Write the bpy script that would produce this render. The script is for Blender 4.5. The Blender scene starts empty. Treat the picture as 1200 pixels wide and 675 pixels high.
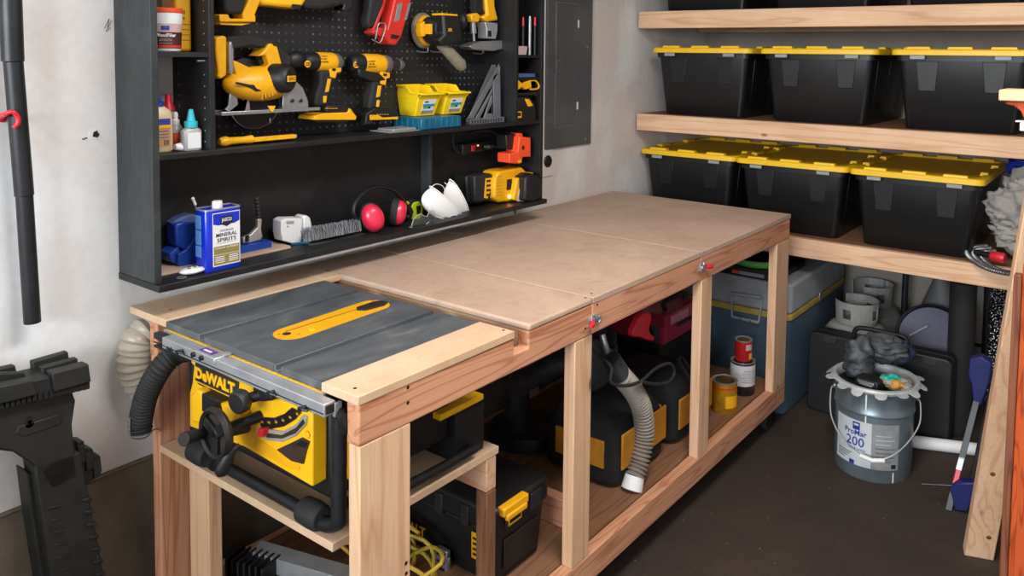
import bpy, bmesh, math, random
from mathutils import Vector, Matrix
random.seed(7)
SC = bpy.context.scene
COL = SC.collection
PI = math.pi
# ---------------------------------------------------------------- camera
CAMLOC = Vector((2.21487, -1.04238, 1.65526))
YAW, PITCH, ROLL, FPX, CX, CY = .6232, .0623, .0139, 940.49, 666.48, 123.78
_F = Vector((-math.sin(YAW)*math.cos(PITCH), math.cos(YAW)*math.cos(PITCH), -math.sin(PITCH)))
_R0 = Vector((math.cos(YAW), math.sin(YAW), 0))
_U0 = _R0.cross(_F)
_R = math.cos(ROLL)*_R0 + math.sin(ROLL)*_U0
_U = -math.sin(ROLL)*_R0 + math.cos(ROLL)*_U0
cd = bpy.data.cameras.new('camera'); cam = bpy.data.objects.new('camera', cd); COL.objects.link(cam)
cd.sensor_width = 36; cd.sensor_fit = 'HORIZONTAL'; cd.lens = FPX*36/1200
cd.shift_x = (600-CX)/1200; cd.shift_y = -(337.5-CY)/1200; cd.clip_start = .02
m = Matrix((( _R.x, _U.x, -_F.x, CAMLOC.x), (_R.y, _U.y, -_F.y, CAMLOC.y), (_R.z, _U.z, -_F.z, CAMLOC.z), (0,0,0,1)))
cam.matrix_world = m
SC.camera = cam
def W(px, py, x=None, y=None, z=None):
    """point of the photograph (1200x675) on a plane of the room, in metres"""
    D = _F + _R*((px-CX)/FPX) - _U*((py-CY)/FPX)
    if x is not None: t = (x-CAMLOC.x)/D.x
    elif y is not None: t = (y-CAMLOC.y)/D.y
    else: t = (z-CAMLOC.z)/D.z
    return CAMLOC + D*t
# ---------------------------------------------------------------- light
SC.view_settings.view_transform = 'Standard'; SC.view_settings.look = 'None'
SC.view_settings.gamma = 1; SC.view_settings.use_curve_mapping = False
SC.view_settings.exposure = 0.55
wd = bpy.data.worlds.new('sky'); SC.world = wd; wd.use_nodes = True
wd.node_tree.nodes['Background'].inputs[0].default_value = (.75, .85, 1, 1)
wd.node_tree.nodes['Background'].inputs[1].default_value = .8
def area(name, loc, to, sx, sy, power, colour):
    l = bpy.data.lights.new(name, 'AREA'); l.shape = 'RECTANGLE'; l.size = sx; l.size_y = sy
    l.energy = power; l.color = colour
    o = bpy.data.objects.new(name, l); COL.objects.link(o); o.location = loc
    o.rotation_euler = (Vector(to)-Vector(loc)).to_track_quat('-Z', 'Y').to_euler()
    return o
area('garage_door_daylight', (1.6, -4.4, 2.05), (1.3, 2.0, 1.3), 3.2, 1.1, 195, (.88, .95, 1))
area('ceiling_lamp', (1.7, .35, 2.64), (1.6, .35, 0), 1.2, .5, 38, (1, .96, .93))
# ---------------------------------------------------------------- materials
def lin(h):
    h = h.lstrip('#'); v = [int(h[i:i+2], 16)/255 for i in (0, 2, 4)]
    return tuple(c/12.92 if c <= .04045 else ((c+.055)/1.055)**2.4 for c in v) + (1,)
MATS = {}
def _base(name):
    m = bpy.data.materials.new(name); m.use_nodes = True; MATS[name] = m
    nt = m.node_tree; return m, nt, nt.nodes['Principled BSDF']
def N(nt, t, **kw):
    n = nt.nodes.new(t)
    for k, v in kw.items():
        if k.startswith('i_'): n.inputs[k[2:].replace('_', ' ')].default_value = v
        else: setattr(n, k, v)
    return n
def ramp(nt, stops):
    r = nt.nodes.new('ShaderNodeValToRGB'); e = r.color_ramp.elements
    while len(e) < len(stops): e.new(.5)
    for el, (p, c) in zip(e, stops): el.position = p; el.color = c
    return r
def mix(nt, a, b, f, mode='MIX'):
    n = nt.nodes.new('ShaderNodeMix'); n.data_type = 'RGBA'; n.blend_type = mode
    for idx, v in ((0, f), (6, a), (7, b)):
        if isinstance(v, (int, float, tuple)): n.inputs[idx].default_value = v
        else: nt.links.new(v, n.inputs[idx])
    return n.outputs[2]
def coords(nt, scale=(1,1,1), out='Object', rot=(0,0,0)):
    tc = nt.nodes.new('ShaderNodeTexCoord'); mp = nt.nodes.new('ShaderNodeMapping')
    nt.links.new(tc.outputs[out], mp.inputs[0]); mp.inputs['Scale'].default_value = scale
    mp.inputs['Rotation'].default_value = rot
    return mp.outputs[0]
def noise(nt, vec, scale, detail=4, rough=.5, dist=0):
    n = N(nt, 'ShaderNodeTexNoise', i_Scale=scale, i_Detail=detail, i_Roughness=rough, i_Distortion=dist)
    nt.links.new(vec, n.inputs['Vector']); return n.outputs['Fac']
def bump(nt, b, h, strength, dist=.002):
    n = N(nt, 'ShaderNodeBump', i_Strength=strength, i_Distance=dist)
    nt.links.new(h, n.inputs['Height']); nt.links.new(n.outputs[0], b.inputs['Normal'])
def plain(name, c, rough=.5, metal=0, var=.12, spec=.5, vs=18, coat=0, bmp=0, bs=300, trans=0, alpha=1, c2=None):
    """one colour with slight wear: noise between the colour and a dirtier tone"""
    if name in MATS: return MATS[name]
    m, nt, b = _base(name); c = lin(c) if isinstance(c, str) else c
    d = lin(c2) if c2 else tuple(v*(1-var*2) for v in c[:3]) + (1,)
    v = coords(nt); f = noise(nt, v, vs, 5, .6)
    r = ramp(nt, [(.38, (0,0,0,1)), (.68, (1,1,1,1))]); nt.links.new(f, r.inputs[0])
    nt.links.new(mix(nt, c, d, r.outputs[0]), b.inputs['Base Color'])
    b.inputs['Roughness'].default_value = rough; b.inputs['Metallic'].default_value = metal
    b.inputs['Specular IOR Level'].default_value = spec; b.inputs['Coat Weight'].default_value = coat
    b.inputs['Transmission Weight'].default_value = trans; b.inputs['Alpha'].default_value = alpha
    if bmp: bump(nt, b, noise(nt, v, bs, 3), bmp)
    return m
def wood(name, axis, c1, c2, knots=True, seed=0, ring=1.0, rough=.62):
    """sawn softwood: growth rings stretched along the grain, fibre and knots"""
    if name in MATS: return MATS[name]
    m, nt, b = _base(name)
    st = {'x': (.35, 6, 6), 'y': (6, .35, 6), 'z': (6, 6, .35)}[axis]
    tc = nt.nodes.new('ShaderNodeTexCoord'); oi = nt.nodes.new('ShaderNodeObjectInfo')
    add = N(nt, 'ShaderNodeVectorMath', operation='MULTIPLY_ADD'); add.inputs[1].default_value = (1,1,1)
    nt.links.new(tc.outputs['Object'], add.inputs[0])
    sc = N(nt, 'ShaderNodeVectorMath', operation='SCALE'); sc.inputs[0].default_value = (7, 5, 9); nt.links.new(oi.outputs['Random'], sc.inputs['Scale'])
    nt.links.new(sc.outputs[0], add.inputs[2])
    mp = nt.nodes.new('ShaderNodeMapping'); mp.inputs['Scale'].default_value = st; nt.links.new(add.outputs[0], mp.inputs[0])
    n1 = noise(nt, mp.outputs[0], 2.2*ring, 2, .5, .4)
    mul = N(nt, 'ShaderNodeMath', operation='MULTIPLY'); mul.inputs[1].default_value = 9*ring; nt.links.new(n1, mul.inputs[0])
    fr = N(nt, 'ShaderNodeMath', operation='PINGPONG'); fr.inputs[1].default_value = .5; nt.links.new(mul.outputs[0], fr.inputs[0])
    r = ramp(nt, [(.0, c1), (.28, c1), (.5, c2)]); 
    r.color_ramp.elements[0].position = .05; r.color_ramp.elements[1].position = .3; r.color_ramp.elements[2].position = .5
    nt.links.new(fr.outputs[0], r.inputs[0])
    mp2 = nt.nodes.new('ShaderNodeMapping'); mp2.inputs['Scale'].default_value = tuple(s*8 if s > 1 else s*4 for s in st); nt.links.new(add.outputs[0], mp2.inputs[0])
    n2 = noise(nt, mp2.outputs[0], 5, 4, .7)
    r2 = ramp(nt, [(.3, (.86,.84,.82,1)), (.7, (1.05,1.04,1.03,1))]); nt.links.new(n2, r2.inputs[0])
    colr = mix(nt, r.outputs[0], r2.outputs[0], 1.0, 'MULTIPLY')
    n3 = noise(nt, add.outputs[0], 3, 2); r3 = ramp(nt, [(.35, (.88,.84,.82,1)), (.65, (1,1,1,1))]); nt.links.new(n3, r3.inputs[0])
    colr = mix(nt, colr, r3.outputs[0], 1.0, 'MULTIPLY')
    if knots:
        vm = nt.nodes.new('ShaderNodeMapping'); vm.inputs['Scale'].default_value = tuple(9 if s > 1 else 4.2 for s in st); nt.links.new(add.outputs[0], vm.inputs[0])
        vo = N(nt, 'ShaderNodeTexVoronoi', i_Scale=.75); nt.links.new(vm.outputs[0], vo.inputs['Vector'])
        rk = ramp(nt, [(.05, (1,1,1,1)), (.09, (0,0,0,1))]); nt.links.new(vo.outputs['Distance'], rk.inputs[0])
        rk.color_ramp.elements[0].position = .05; rk.color_ramp.elements[1].position = .085
        colr = mix(nt, colr, tuple(v*.28 for v in c2[:3])+(1,), rk.outputs[0])
    nt.links.new(colr, b.inputs['Base Color'])
    b.inputs['Roughness'].default_value = rough; b.inputs['Specular IOR Level'].default_value = .25
    bump(nt, b, n2, .25, .001)
    return m
for ax in 'xyz':
    wood('pine_'+ax, ax, lin('#dcb793'), lin('#cb9d78'))
    wood('fir_'+ax, ax, lin('#d19b7a'), lin('#b37657'))
    wood('spruce_'+ax, ax, lin('#deb996'), lin('#cfa37e'), ring=.8)
    wood('ply_'+ax, ax, lin('#856248'), lin('#6f4e38'), knots=False)
wood('orange_wood_z', 'z', lin('#b8501f'), lin('#8c3310'), knots=False, ring=1.6)
wood('reddish_wood_z', 'z', lin('#7d4a35'), lin('#5d3325'), knots=False)
def mdf(name, c, c2, edge=False):
    m, nt, b = _base(name); v = coords(nt)
    f = noise(nt, v, 3.2, 5, .62, .6); r = ramp(nt, [(.34, lin(c2)), (.62, lin(c))]); nt.links.new(f, r.inputs[0])
    f2 = noise(nt, v, 130, 3, .7); r2 = ramp(nt, [(.3, (.93,.92,.91,1)), (.7, (1.03,1.03,1.03,1))]); nt.links.new(f2, r2.inputs[0])
    f3 = noise(nt, v, 14, 4, .6, 1.5); r3 = ramp(nt, [(.5, (1,1,1,1)), (.8, (.86,.83,.8,1))]); nt.links.new(f3, r3.inputs[0])
    c_ = mix(nt, mix(nt, r.outputs[0], r2.outputs[0], 1.0, 'MULTIPLY'), r3.outputs[0], 1.0, 'MULTIPLY')
    nt.links.new(c_, b.inputs['Base Color']); b.inputs['Roughness'].default_value = .6; b.inputs['Specular IOR Level'].default_value = .3
    return m
mdf('mdf', '#c2a894', '#b39885'); mdf('mdf_light', '#d3b596', '#c6a585')
def stained(name, c, c2):
    """black-stained pine: grain shows through the stain"""
    m, nt, b = _base(name); v = coords(nt, (8, 1.2, 1.2)); v2 = coords(nt)
    f = noise(nt, coords(nt, (14, 2, 1.5)), 7, 5, .7, .8); r = ramp(nt, [(.35, lin(c)), (.75, lin(c2))]); nt.links.new(f, r.inputs[0])
    f2 = noise(nt, v2, 5, 4, .6); r2 = ramp(nt, [(.4, (.75,.75,.75,1)), (.7, (1.25,1.25,1.25,1))]); nt.links.new(f2, r2.inputs[0])
    nt.links.new(mix(nt, r.outputs[0], r2.outputs[0], 1.0, 'MULTIPLY'), b.inputs['Base Color'])
    b.inputs['Roughness'].default_value = .5; b.inputs['Specular IOR Level'].default_value = .4
    bump(nt, b, f, .15, .001); return m
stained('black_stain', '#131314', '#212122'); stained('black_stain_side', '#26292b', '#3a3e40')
def pegboard():
    m, nt, b = _base('pegboard'); tc = nt.nodes.new('ShaderNodeTexCoord'); sep = nt.nodes.new('ShaderNodeSeparateXYZ'); nt.links.new(tc.outputs['Object'], sep.inputs[0])
    outs = []
    for a in ('Y', 'Z'):
        d = N(nt, 'ShaderNodeMath', operation='MULTIPLY'); d.inputs[1].default_value = 1/.0254; nt.links.new(sep.outputs[a], d.inputs[0])
        f = N(nt, 'ShaderNodeMath', operation='FRACT'); nt.links.new(d.outputs[0], f.inputs[0])
        s = N(nt, 'ShaderNodeMath', operation='SUBTRACT'); s.inputs[1].default_value = .5; nt.links.new(f.outputs[0], s.inputs[0])
        p = N(nt, 'ShaderNodeMath', operation='MULTIPLY'); nt.links.new(s.outputs[0], p.inputs[0]); nt.links.new(s.outputs[0], p.inputs[1]); outs.append(p)
    ad = N(nt, 'ShaderNodeMath', operation='ADD'); nt.links.new(outs[0].outputs[0], ad.inputs[0]); nt.links.new(outs[1].outputs[0], ad.inputs[1])
    lt = N(nt, 'ShaderNodeMath', operation='LESS_THAN'); lt.inputs[1].default_value = .017; nt.links.new(ad.outputs[0], lt.inputs[0])
    gf = noise(nt, coords(nt), 9, 3); rg = ramp(nt, [(.42, lin('#2e2e30')), (.62, lin('#77777a'))]); nt.links.new(gf, rg.inputs[0])
    nt.links.new(mix(nt, lin('#18181a'), rg.outputs[0], lt.outputs[0]), b.inputs['Base Color']); b.inputs['Roughness'].default_value = .55
pegboard()
def wallmat():
    """primed drywall with patches of joint compound"""
    m, nt, b = _base('drywall'); v = coords(nt)
    f = noise(nt, coords(nt, (1, 1, .55)), 2.3, 4, .55, 1.2); r = ramp(nt, [(.42, lin('#d5cdc8')), (.56, lin('#dedcdb')), (.7, lin('#e6e7e8'))]); nt.links.new(f, r.inputs[0])
    f2 = noise(nt, v, 40, 4, .6); r2 = ramp(nt, [(.3, (.95,.94,.93,1)), (.7, (1.02,1.02,1.02,1))]); nt.links.new(f2, r2.inputs[0])
    nt.links.new(mix(nt, r.outputs[0], r2.outputs[0], 1.0, 'MULTIPLY'), b.inputs['Base Color']); b.inputs['Roughness'].default_value = .85
    bump(nt, b, noise(nt, v, 220, 3), .12, .002)
wallmat()
def floormat():
    m, nt, b = _base('garage_floor'); v = coords(nt)
    f = noise(nt, v, 1.8, 6, .65, .5); r = ramp(nt, [(.3, lin('#2b2019')), (.55, lin('#362920')), (.75, lin('#433427'))]); nt.links.new(f, r.inputs[0])
    f2 = noise(nt, v, 90, 5, .75); r2 = ramp(nt, [(.3, (.6,.58,.56,1)), (.5, (1,1,1,1)), (.75, (1.3,1.25,1.2,1))]); nt.links.new(f2, r2.inputs[0])
    c_ = mix(nt, r.outputs[0], r2.outputs[0], 1.0, 'MULTIPLY')
    vo = N(nt, 'ShaderNodeTexVoronoi', i_Scale=17); nt.links.new(v, vo.inputs['Vector'])
    rk = ramp(nt, [(.04, (1,1,1,1)), (.055, (0,0,0,1))]); nt.links.new(vo.outputs['Distance'], rk.inputs[0])
    rk.color_ramp.elements[0].position = .035; rk.color_ramp.elements[1].position = .05
    nt.links.new(mix(nt, c_, lin('#8a7458'), rk.outputs[0]), b.inputs['Base Color']); b.inputs['Roughness'].default_value = .8
    bump(nt, b, f2, .4, .004)
floormat()
plain('concrete', '#6f6253', .9, var=.14, vs=9, bmp=.2, bs=60)
plain('ceiling_white', '#cfc9c0', .9, var=.04)
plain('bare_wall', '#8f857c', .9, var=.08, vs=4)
plain('yellow_can', '#cf9713', .4, .1, var=.06); plain('tote_black', '#0f1011', .42, var=.1, vs=6, bmp=.08, bs=120); plain('tote_yellow', '#e8b818', .45, var=.04)
plain('black_plastic', '#151516', .5, var=.15); plain('black_rubber', '#1e1e1f', .75, var=.15)
plain('dark_plastic', '#222224', .55, var=.2); plain('matte_black', '#121213', .8, var=.1)
plain('tool_yellow', '#eaa90f', .4, var=.06, vs=25); plain('saw_yellow', '#efb616', .42, var=.05, vs=12)
plain('steel', '#b4b7bb', .32, .75, var=.1); plain('dark_steel', '#5a5c5f', .4, 1, var=.15); plain('aluminium', '#b0b2b6', .38, .5, var=.1, vs=14)
plain('white_plastic', '#dedede', .45, var=.03); plain('red_plastic', '#cf2331', .4, var=.06); plain('orange_plastic', '#f0502a', .4, var=.04)
plain('black_metal', '#26272a', .4, .3, var=.2); plain('panel_grey', '#585b5f', .38, .15, var=.1, vs=4)
plain('panel_edge', '#85888c', .4, .5, var=.1)
plain('blue_plastic', '#1742a3', .38, var=.1); plain('grey_plastic', '#8b8d90', .5, var=.08)
# ---------------------------------------------------------------- mesh building
ROOTM = {}          # name of an object -> matrix of the thing it belongs to
class B:
    """collects shapes for ONE mesh; shapes are given in room coordinates (or in the frame M)"""
    def __init__(s, M=None): s.bm = bmesh.new(); s.M = M
    def _add(s, vs, fs):
        M = s.M
        bv = [s.bm.verts.new(M @ Vector(v) if M else v) for v in vs]
        for f in fs:
            try: s.bm.faces.new([bv[i] for i in f])
            except ValueError: pass
        return s
    def box(s, x0, x1, y0, y1, z0, z1):
        vs = [(x,y,z) for x in (x0,x1) for y in (y0,y1) for z in (z0,z1)]
        return s._add(vs, [(0,1,3,2),(4,6,7,5),(0,4,5,1),(2,3,7,6),(0,2,6,4),(1,5,7,3)])
    def obox(s, c, ax, ay, az, sx, sy, sz):
        """box at c along free axes"""
        c = Vector(c); ax, ay, az = [Vector(a).normalized() for a in (ax, ay, az)]
        vs = [c + ax*(i*sx/2) + ay*(j*sy/2) + az*(k*sz/2) for i in (-1,1) for j in (-1,1) for k in (-1,1)]
        return s._add(vs, [(0,1,3,2),(4,6,7,5),(0,4,5,1),(2,3,7,6),(0,2,6,4),(1,5,7,3)])
    def frustum(s, x0, x1, y0, y1, z0, X0, X1, Y0, Y1, z1):
        vs = [(x0,y0,z0),(x1,y0,z0),(x1,y1,z0),(x0,y1,z0),(X0,Y0,z1),(X1,Y0,z1),(X1,Y1,z1),(X0,Y1,z1)]
        return s._add(vs, [(3,2,1,0),(4,5,6,7),(0,1,5,4),(1,2,6,5),(2,3,7,6),(3,0,4,7)])
    def prism(s, pts, d):
        """polygon pts (3-D points) pushed along the vector d"""
        n = len(pts); d = Vector(d); a = [Vector(p) for p in pts]
        return s._add(a + [p+d for p in a], [tuple(range(n-1,-1,-1)), tuple(range(n,2*n))] + [(i,(i+1)%n,n+(i+1)%n,n+i) for i in range(n)])
    def slabx(s, pix, x0, x1, xr=None):
        """outline read on the plane x=xr, built as a slab from x0 to x1"""
        pts = []
        for p in pix:
            w = W(p[0], p[1], x=xr if xr is not None else x1); pts.append((x0, w.y, w.z))
        return s.prism(pts, (x1-x0, 0, 0))
    def slaby(s, pix, y0, y1):
        pts = [W(p[0], p[1], y=y0) for p in pix]
        return s.prism(pts, (0, y1-y0, 0))
    def ring(s, loops, cap=True, close=False):
        n = len(loops[0]); vs = [v for l in loops for v in l]; fs = []
        for i in range(len(loops)-1 + (1 if close else 0)):
            j = (i+1) % len(loops)
            for k in range(n): fs.append((i*n+k, i*n+(k+1)%n, j*n+(k+1)%n, j*n+k))
        if cap and not close: fs += [tuple(range(n-1,-1,-1)), tuple(range((len(loops)-1)*n, len(loops)*n))]
        return s._add(vs, fs)
    def cyl(s, p0, p1, r0, r1=None, n=20):
        return s.sweep([p0, p1], [r0, r0 if r1 is None else r1], n)
    def sweep(s, pts, rs, n=10, cap=True, close=False, flat=1.0, up=None):
        pts = [Vector(p) for p in pts]
        if isinstance(rs, (int, float)): rs = [rs]*len(pts)
        L = []; t0 = (pts[1]-pts[0]).normalized()
        u = Vector(up) if up else (Vector((0,0,1)) if abs(t0.z) < .9 else Vector((1,0,0)))
        for i, p in enumerate(pts):
            a = pts[i-1] if (i > 0 or close) else p; c = pts[(i+1) % len(pts)] if (i < len(pts)-1 or close) else p
            t = (c-a).normalized() if (c-a).length > 1e-9 else t0
            u = (u - t*u.dot(t)).normalized(); w = t.cross(u)
            L.append([p + u*(math.cos(2*PI*k/n)*rs[i]) + w*(math.sin(2*PI*k/n)*rs[i]*flat) for k in range(n)])
        return s.ring(L, cap, close)
    def tube(s, pts, r, n=8, sub=6, close=False):
        return s.sweep(spline(pts, sub, close), r, n, close=close)
    def lathe(s, c, prof, n=28, axis=(0,0,1), close=False):
        """profile (radius, height) turned about an axis through c; closed at the ends"""
        c = Vector(c); ax = Vector(axis).normalized(); u = ax.orthogonal().normalized(); w = ax.cross(u)
        L = [[c + ax*h + (u*math.cos(2*PI*k/n) + w*math.sin(2*PI*k/n))*max(r, 1e-4) for k in range(n)] for r, h in prof]
        return s.ring(L, not close, close)
    def ball(s, c, r, n=14, m=10, sq=(1,1,1)):
        c = Vector(c); L = []
        for i in range(m+1):
            a = -PI/2 + PI*i/m
            L.append([c + Vector((math.cos(a)*math.cos(2*PI*k/n)*r*sq[0], math.cos(a)*math.sin(2*PI*k/n)*r*sq[1], math.sin(a)*r*sq[2])) if 0 < i < m
                      else c + Vector((1e-4*math.cos(2*PI*k/n), 1e-4*math.sin(2*PI*k/n), math.sin(a)*r*sq[2])) for k in range(n)])
        return s.ring(L)
    def build(s, name, mat, parent=None, bevel=0, seg=2, smooth=None, sub=0, ang=40, solid=0):
        bm = s.bm
        bmesh.ops.recalc_face_normals(bm, faces=bm.faces)
        if parent is not None: bm.transform(ROOTM[parent.name].inverted()); M = ROOTM[parent.name]
        else:
            xs = [v.co for v in bm.verts]
            lo = Vector([min(c[i] for c in xs) for i in range(3)]); hi = Vector([max(c[i] for c in xs) for i in range(3)])
            M = Matrix.Translation(((lo.x+hi.x)/2, (lo.y+hi.y)/2, lo.z)); bm.transform(M.inverted())
        me = bpy.data.meshes.new(name); bm.to_mesh(me); bm.free()
        o = bpy.data.objects.new(name, me); COL.objects.link(o)
        me.materials.append(MATS[mat] if isinstance(mat, str) else mat)
        if parent is not None: o.parent = parent
        else: o.location = M.translation
        ROOTM[o.name] = M
        me.polygons.foreach_set('use_smooth', [True]*len(me.polygons))
        if hasattr(me, 'set_sharp_from_angle'): me.set_sharp_from_angle(angle=math.radians(ang))
        if solid:
            md = o.modifiers.new('thickness', 'SOLIDIFY'); md.thickness = solid; md.offset = 0
        if bevel:
            md = o.modifiers.new('bevel', 'BEVEL'); md.width = bevel; md.segments = seg; md.limit_method = 'ANGLE'; md.angle_limit = math.radians(35)
        if sub:
            md = o.modifiers.new('sub', 'SUBSURF'); md.levels = sub; md.render_levels = sub
        return o
def spline(pts, sub=6, close=False):
    P = [Vector(p) for p in pts]; n = len(P); out = []
    for i in range(n if close else n-1):
        a = P[i-1] if (i > 0 or close) else P[i]*2-P[i+1]; b = P[i]; c = P[(i+1) % n]
        d = P[(i+2) % n] if (i+2 < n or close) else c*2-b
        for k in range(sub):
            t = k/sub
            out.append(.5*((2*b) + (c-a)*t + (2*a-5*b+4*c-d)*t*t + (3*b-a-3*c+d)*t**3))
    if not close: out.append(P[-1])
    return out
def tag(o, label, cat, group=None, kind=None):
    if label: o['label'] = label
    if cat: o['category'] = cat
    if group: o['group'] = group
    if kind: o['kind'] = kind
    return o
def thing(name, label, cat, loc=(0,0,0), rz=0, group=None):
    o = bpy.data.objects.new(name, None); COL.objects.link(o); o.empty_display_size = .05
    o.location = loc; o.rotation_euler = (0, 0, rz)
    ROOTM[o.name] = Matrix.Translation(loc) @ Matrix.Rotation(rz, 4, 'Z')
    return tag(o, label, cat, group)
def frame_of(o): return ROOTM[o.name]
def struct(b, name, mat, **kw):
    o = b.build(name, mat, **kw); o['kind'] = 'structure'; return o
def dup(root, loc, rz=None, label=None):
    r = root.copy(); COL.objects.link(r); r.location = loc
    if rz is not None: r.rotation_euler = (0, 0, rz)
    if label: r['label'] = label
    for ch in list(root.children):
        c = ch.copy(); COL.objects.link(c); c.parent = r
        for g in list(ch.children):
            d = g.copy(); COL.objects.link(d); d.parent = c
    return r
def text(name, s, o, right, up, size, mat, parent, depth=.0006, width=None, bold=0, shear=0, base=False, cyl=None):
    """lettering: raised characters centred on o, reading along 'right'"""
    cu = bpy.data.curves.new(name, 'FONT'); cu.body = s; cu.size = 1; cu.align_x = 'CENTER'; cu.align_y = 'CENTER'
    cu.offset = bold; cu.extrude = .5; cu.resolution_u = 2; cu.shear = shear
    ob = bpy.data.objects.new(name, cu); COL.objects.link(ob)
    dg = bpy.context.evaluated_depsgraph_get(); me = bpy.data.meshes.new_from_object(ob.evaluated_get(dg))
    bpy.data.objects.remove(ob); bpy.data.curves.remove(cu)
    bm = bmesh.new(); bm.from_mesh(me); bpy.data.meshes.remove(me)
    xs = [v.co.x for v in bm.verts]; ys = [v.co.y for v in bm.verts]; wx = max(xs)-min(xs); cx = (max(xs)+min(xs))/2; cy = .35 if base else (max(ys)+min(ys))/2
    right = Vector(right).normalized(); up = Vector(up); up = (up-right*up.dot(right)).normalized(); nrm = right.cross(up)
    sx = (width/wx) if width else size; o = Vector(o); hy = max(ys)-min(ys)
    for v in bm.verts: v.co = o + right*((v.co.x-cx)*sx) + up*((v.co.y-cy)*size) + nrm*(v.co.z*depth*2)
    if cyl:      # cyl = (axis point, radius): wrap the flat line of text round an upright can
        c0, rad = Vector(cyl[0]), cyl[1]; a0 = math.atan2(nrm.y, nrm.x)
        for v in bm.verts:
            q = v.co-o; a = a0+q.dot(right)/rad; rr = rad+q.dot(nrm); v.co = Vector((c0.x+rr*math.cos(a), c0.y+rr*math.sin(a), v.co.z))
    b = B(); b.bm.free(); b.bm = bm
    return b.build(name, mat, parent)
def fr(o, right, up):
    """4x4 frame: local x = right, local z = up, local y = away from the viewer"""
    r = Vector(right).normalized(); u = Vector(up); u = (u-r*u.dot(r)).normalized(); y = u.cross(r)
    return Matrix(((r.x, y.x, u.x, o[0]), (r.y, y.y, u.y, o[1]), (r.z, y.z, u.z, o[2]), (0,0,0,1)))
# ================================================================ SETTING
struct(B().box(-.15, 0, -5.2, 3.6, .5, 2.7), 'wall_left', 'drywall')
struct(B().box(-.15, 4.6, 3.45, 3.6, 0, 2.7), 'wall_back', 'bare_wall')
struct(B().box(4.45, 4.6, -5.2, 3.45, 0, 2.7), 'wall_right', 'drywall')
struct(B().box(-.15, 4.6, -5.2, 3.6, 2.7, 2.8), 'ceiling', 'ceiling_white')
struct(B().box(-.15, 4.6, -5.2, 3.6, -.1, 0), 'floor', 'garage_floor')
struct(B().box(-.15, .0045, -5.2, 3.45, 0, .515).box(-.15, .012, -5.2, 3.45, .515, .524), 'baseboard_left', 'concrete', bevel=.004)
struct(B().box(0, .78, -2.0, -1.5, 0, 1.22), 'added_shade_wall', 'drywall', bevel=.01)  # half-height wall added out of view, only to shade the lower left wall
# ================================================================ WORKBENCH
XB, ZT = .953, .962
bench = thing('workbench', 'long rolling wooden workbench with particleboard top and a table saw sunk in one end', 'workbench', (.5, 1.2, 0))
ap = ZT-.019; az = ap-.089
# worktop pieces (the saw opening is x .199-.838, y 0-.497; the slot y .492-.545 runs across)
B().box(.012, .199, 0, .49, ap, ZT).box(.012, .199, .49, .552, ap, ZT).build('worktop_strip', 'mdf_light', bench, bevel=.0015)
B().box(.838, XB+.003, -.004, .49, ap, ZT).build('worktop_strip', 'mdf_light', bench, bevel=.0015)
B().box(.012, XB+.002, .5505, .842, ap, ZT).box(.012, .152, .842, 1.536, ap, ZT).build('worktop_panel', 'mdf', bench, bevel=.006, seg=3)
B().box(.1555, XB+.002, .8440, 1.535, ap, ZT).build('removable_worktop_panel', 'mdf', bench, bevel=.002)
B().box(.012, XB+.002, 1.537, 2.425, ap, ZT).build('worktop_panel', 'mdf', bench, bevel=.002)
# front apron with the slot notch
a = B()
a.prism([(XB-.038, y, z) for y, z in ((0, ap), (0, az), (.8425, az), (.8425, ap), (.55, ap), (.55, ap-.043), (.492, ap-.043), (.492, ap))], (.038, 0, 0))
a.build('apron', 'fir_y', bench, bevel=.004)
B().box(XB-.038, XB, .8432, 1.5355, az, ap).build('apron', 'fir_y', bench, bevel=.004)
B().box(XB-.038, XB, 1.5365, 2.42, az, ap).build('apron', 'fir_y', bench, bevel=.004)
B().box(.117, .155, 0, 2.42, az, ap).build('apron', 'fir_y', bench, bevel=.004)
B().box(.155, XB-.038, 2.382, 2.42, az, ap).build('crossbeam', 'fir_x', bench, bevel=.003)
B().box(.155, XB-.038, .553, .591, az, ap).build('crossbeam', 'spruce_x', bench, bevel=.003)
B().box(.155, XB-.038, 1.52, 1.558, az, ap).build('crossbeam', 'fir_x', bench, bevel=.003)
# legs
zr0, zr1 = .104, .192
B().box(XB-.036, XB-.001, .002, .142, zr1, az).build('leg', 'spruce_z', bench, bevel=.003)
for y0, y1 in ((.761, .847), (1.55, 1.636), (2.276, 2.42)):
    B().box(XB-.038, XB-.001, y0, y1, zr1, az).build('leg', 'spruce_z', bench, bevel=.003)
    B().box(.117, .154, y0, y1, zr1, az).build('leg', 'spruce_z', bench, bevel=.003)
B().box(.117, .154, .002, .142, zr1, az).build('leg', 'fir_z', bench, bevel=.003)
B().box(XB-.041, XB, 0, 2.42, zr0, zr1).build('bottom_rail', 'fir_y', bench, bevel=.004)
B().box(.117, .2, 0, 2.42, zr0, zr1).build('bottom_rail', 'fir_y', bench, bevel=.004)
for y in (.0, .70, 1.55, 2.33): B().box(.2, XB-.042, y, y+.09, zr0, zr1-.01).build('crossbeam', 'fir_x', bench, bevel=.003)
B().box(.15, XB-.042, .02, 2.4, zr1-.01, zr1+.004).build('lower_shelf', 'ply_y', bench, bevel=.001)
# saw bay
B().box(.16, .868, .0, .535, .601, .62).build('saw_shelf', 'mdf_light', bench, bevel=.001)
B().box(.155, .866, .49, .528, .51, .599).build('shelf_bearer', 'spruce_x', bench, bevel=.003)
B().box(.828, .866, .492, .528, zr1, .508).build('shelf_post', 'ply_z', bench, bevel=.002)
B().box(.246, .335, .03, .068, zr1, .60).build('shelf_post', 'spruce_z', bench, bevel=.003)
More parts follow.
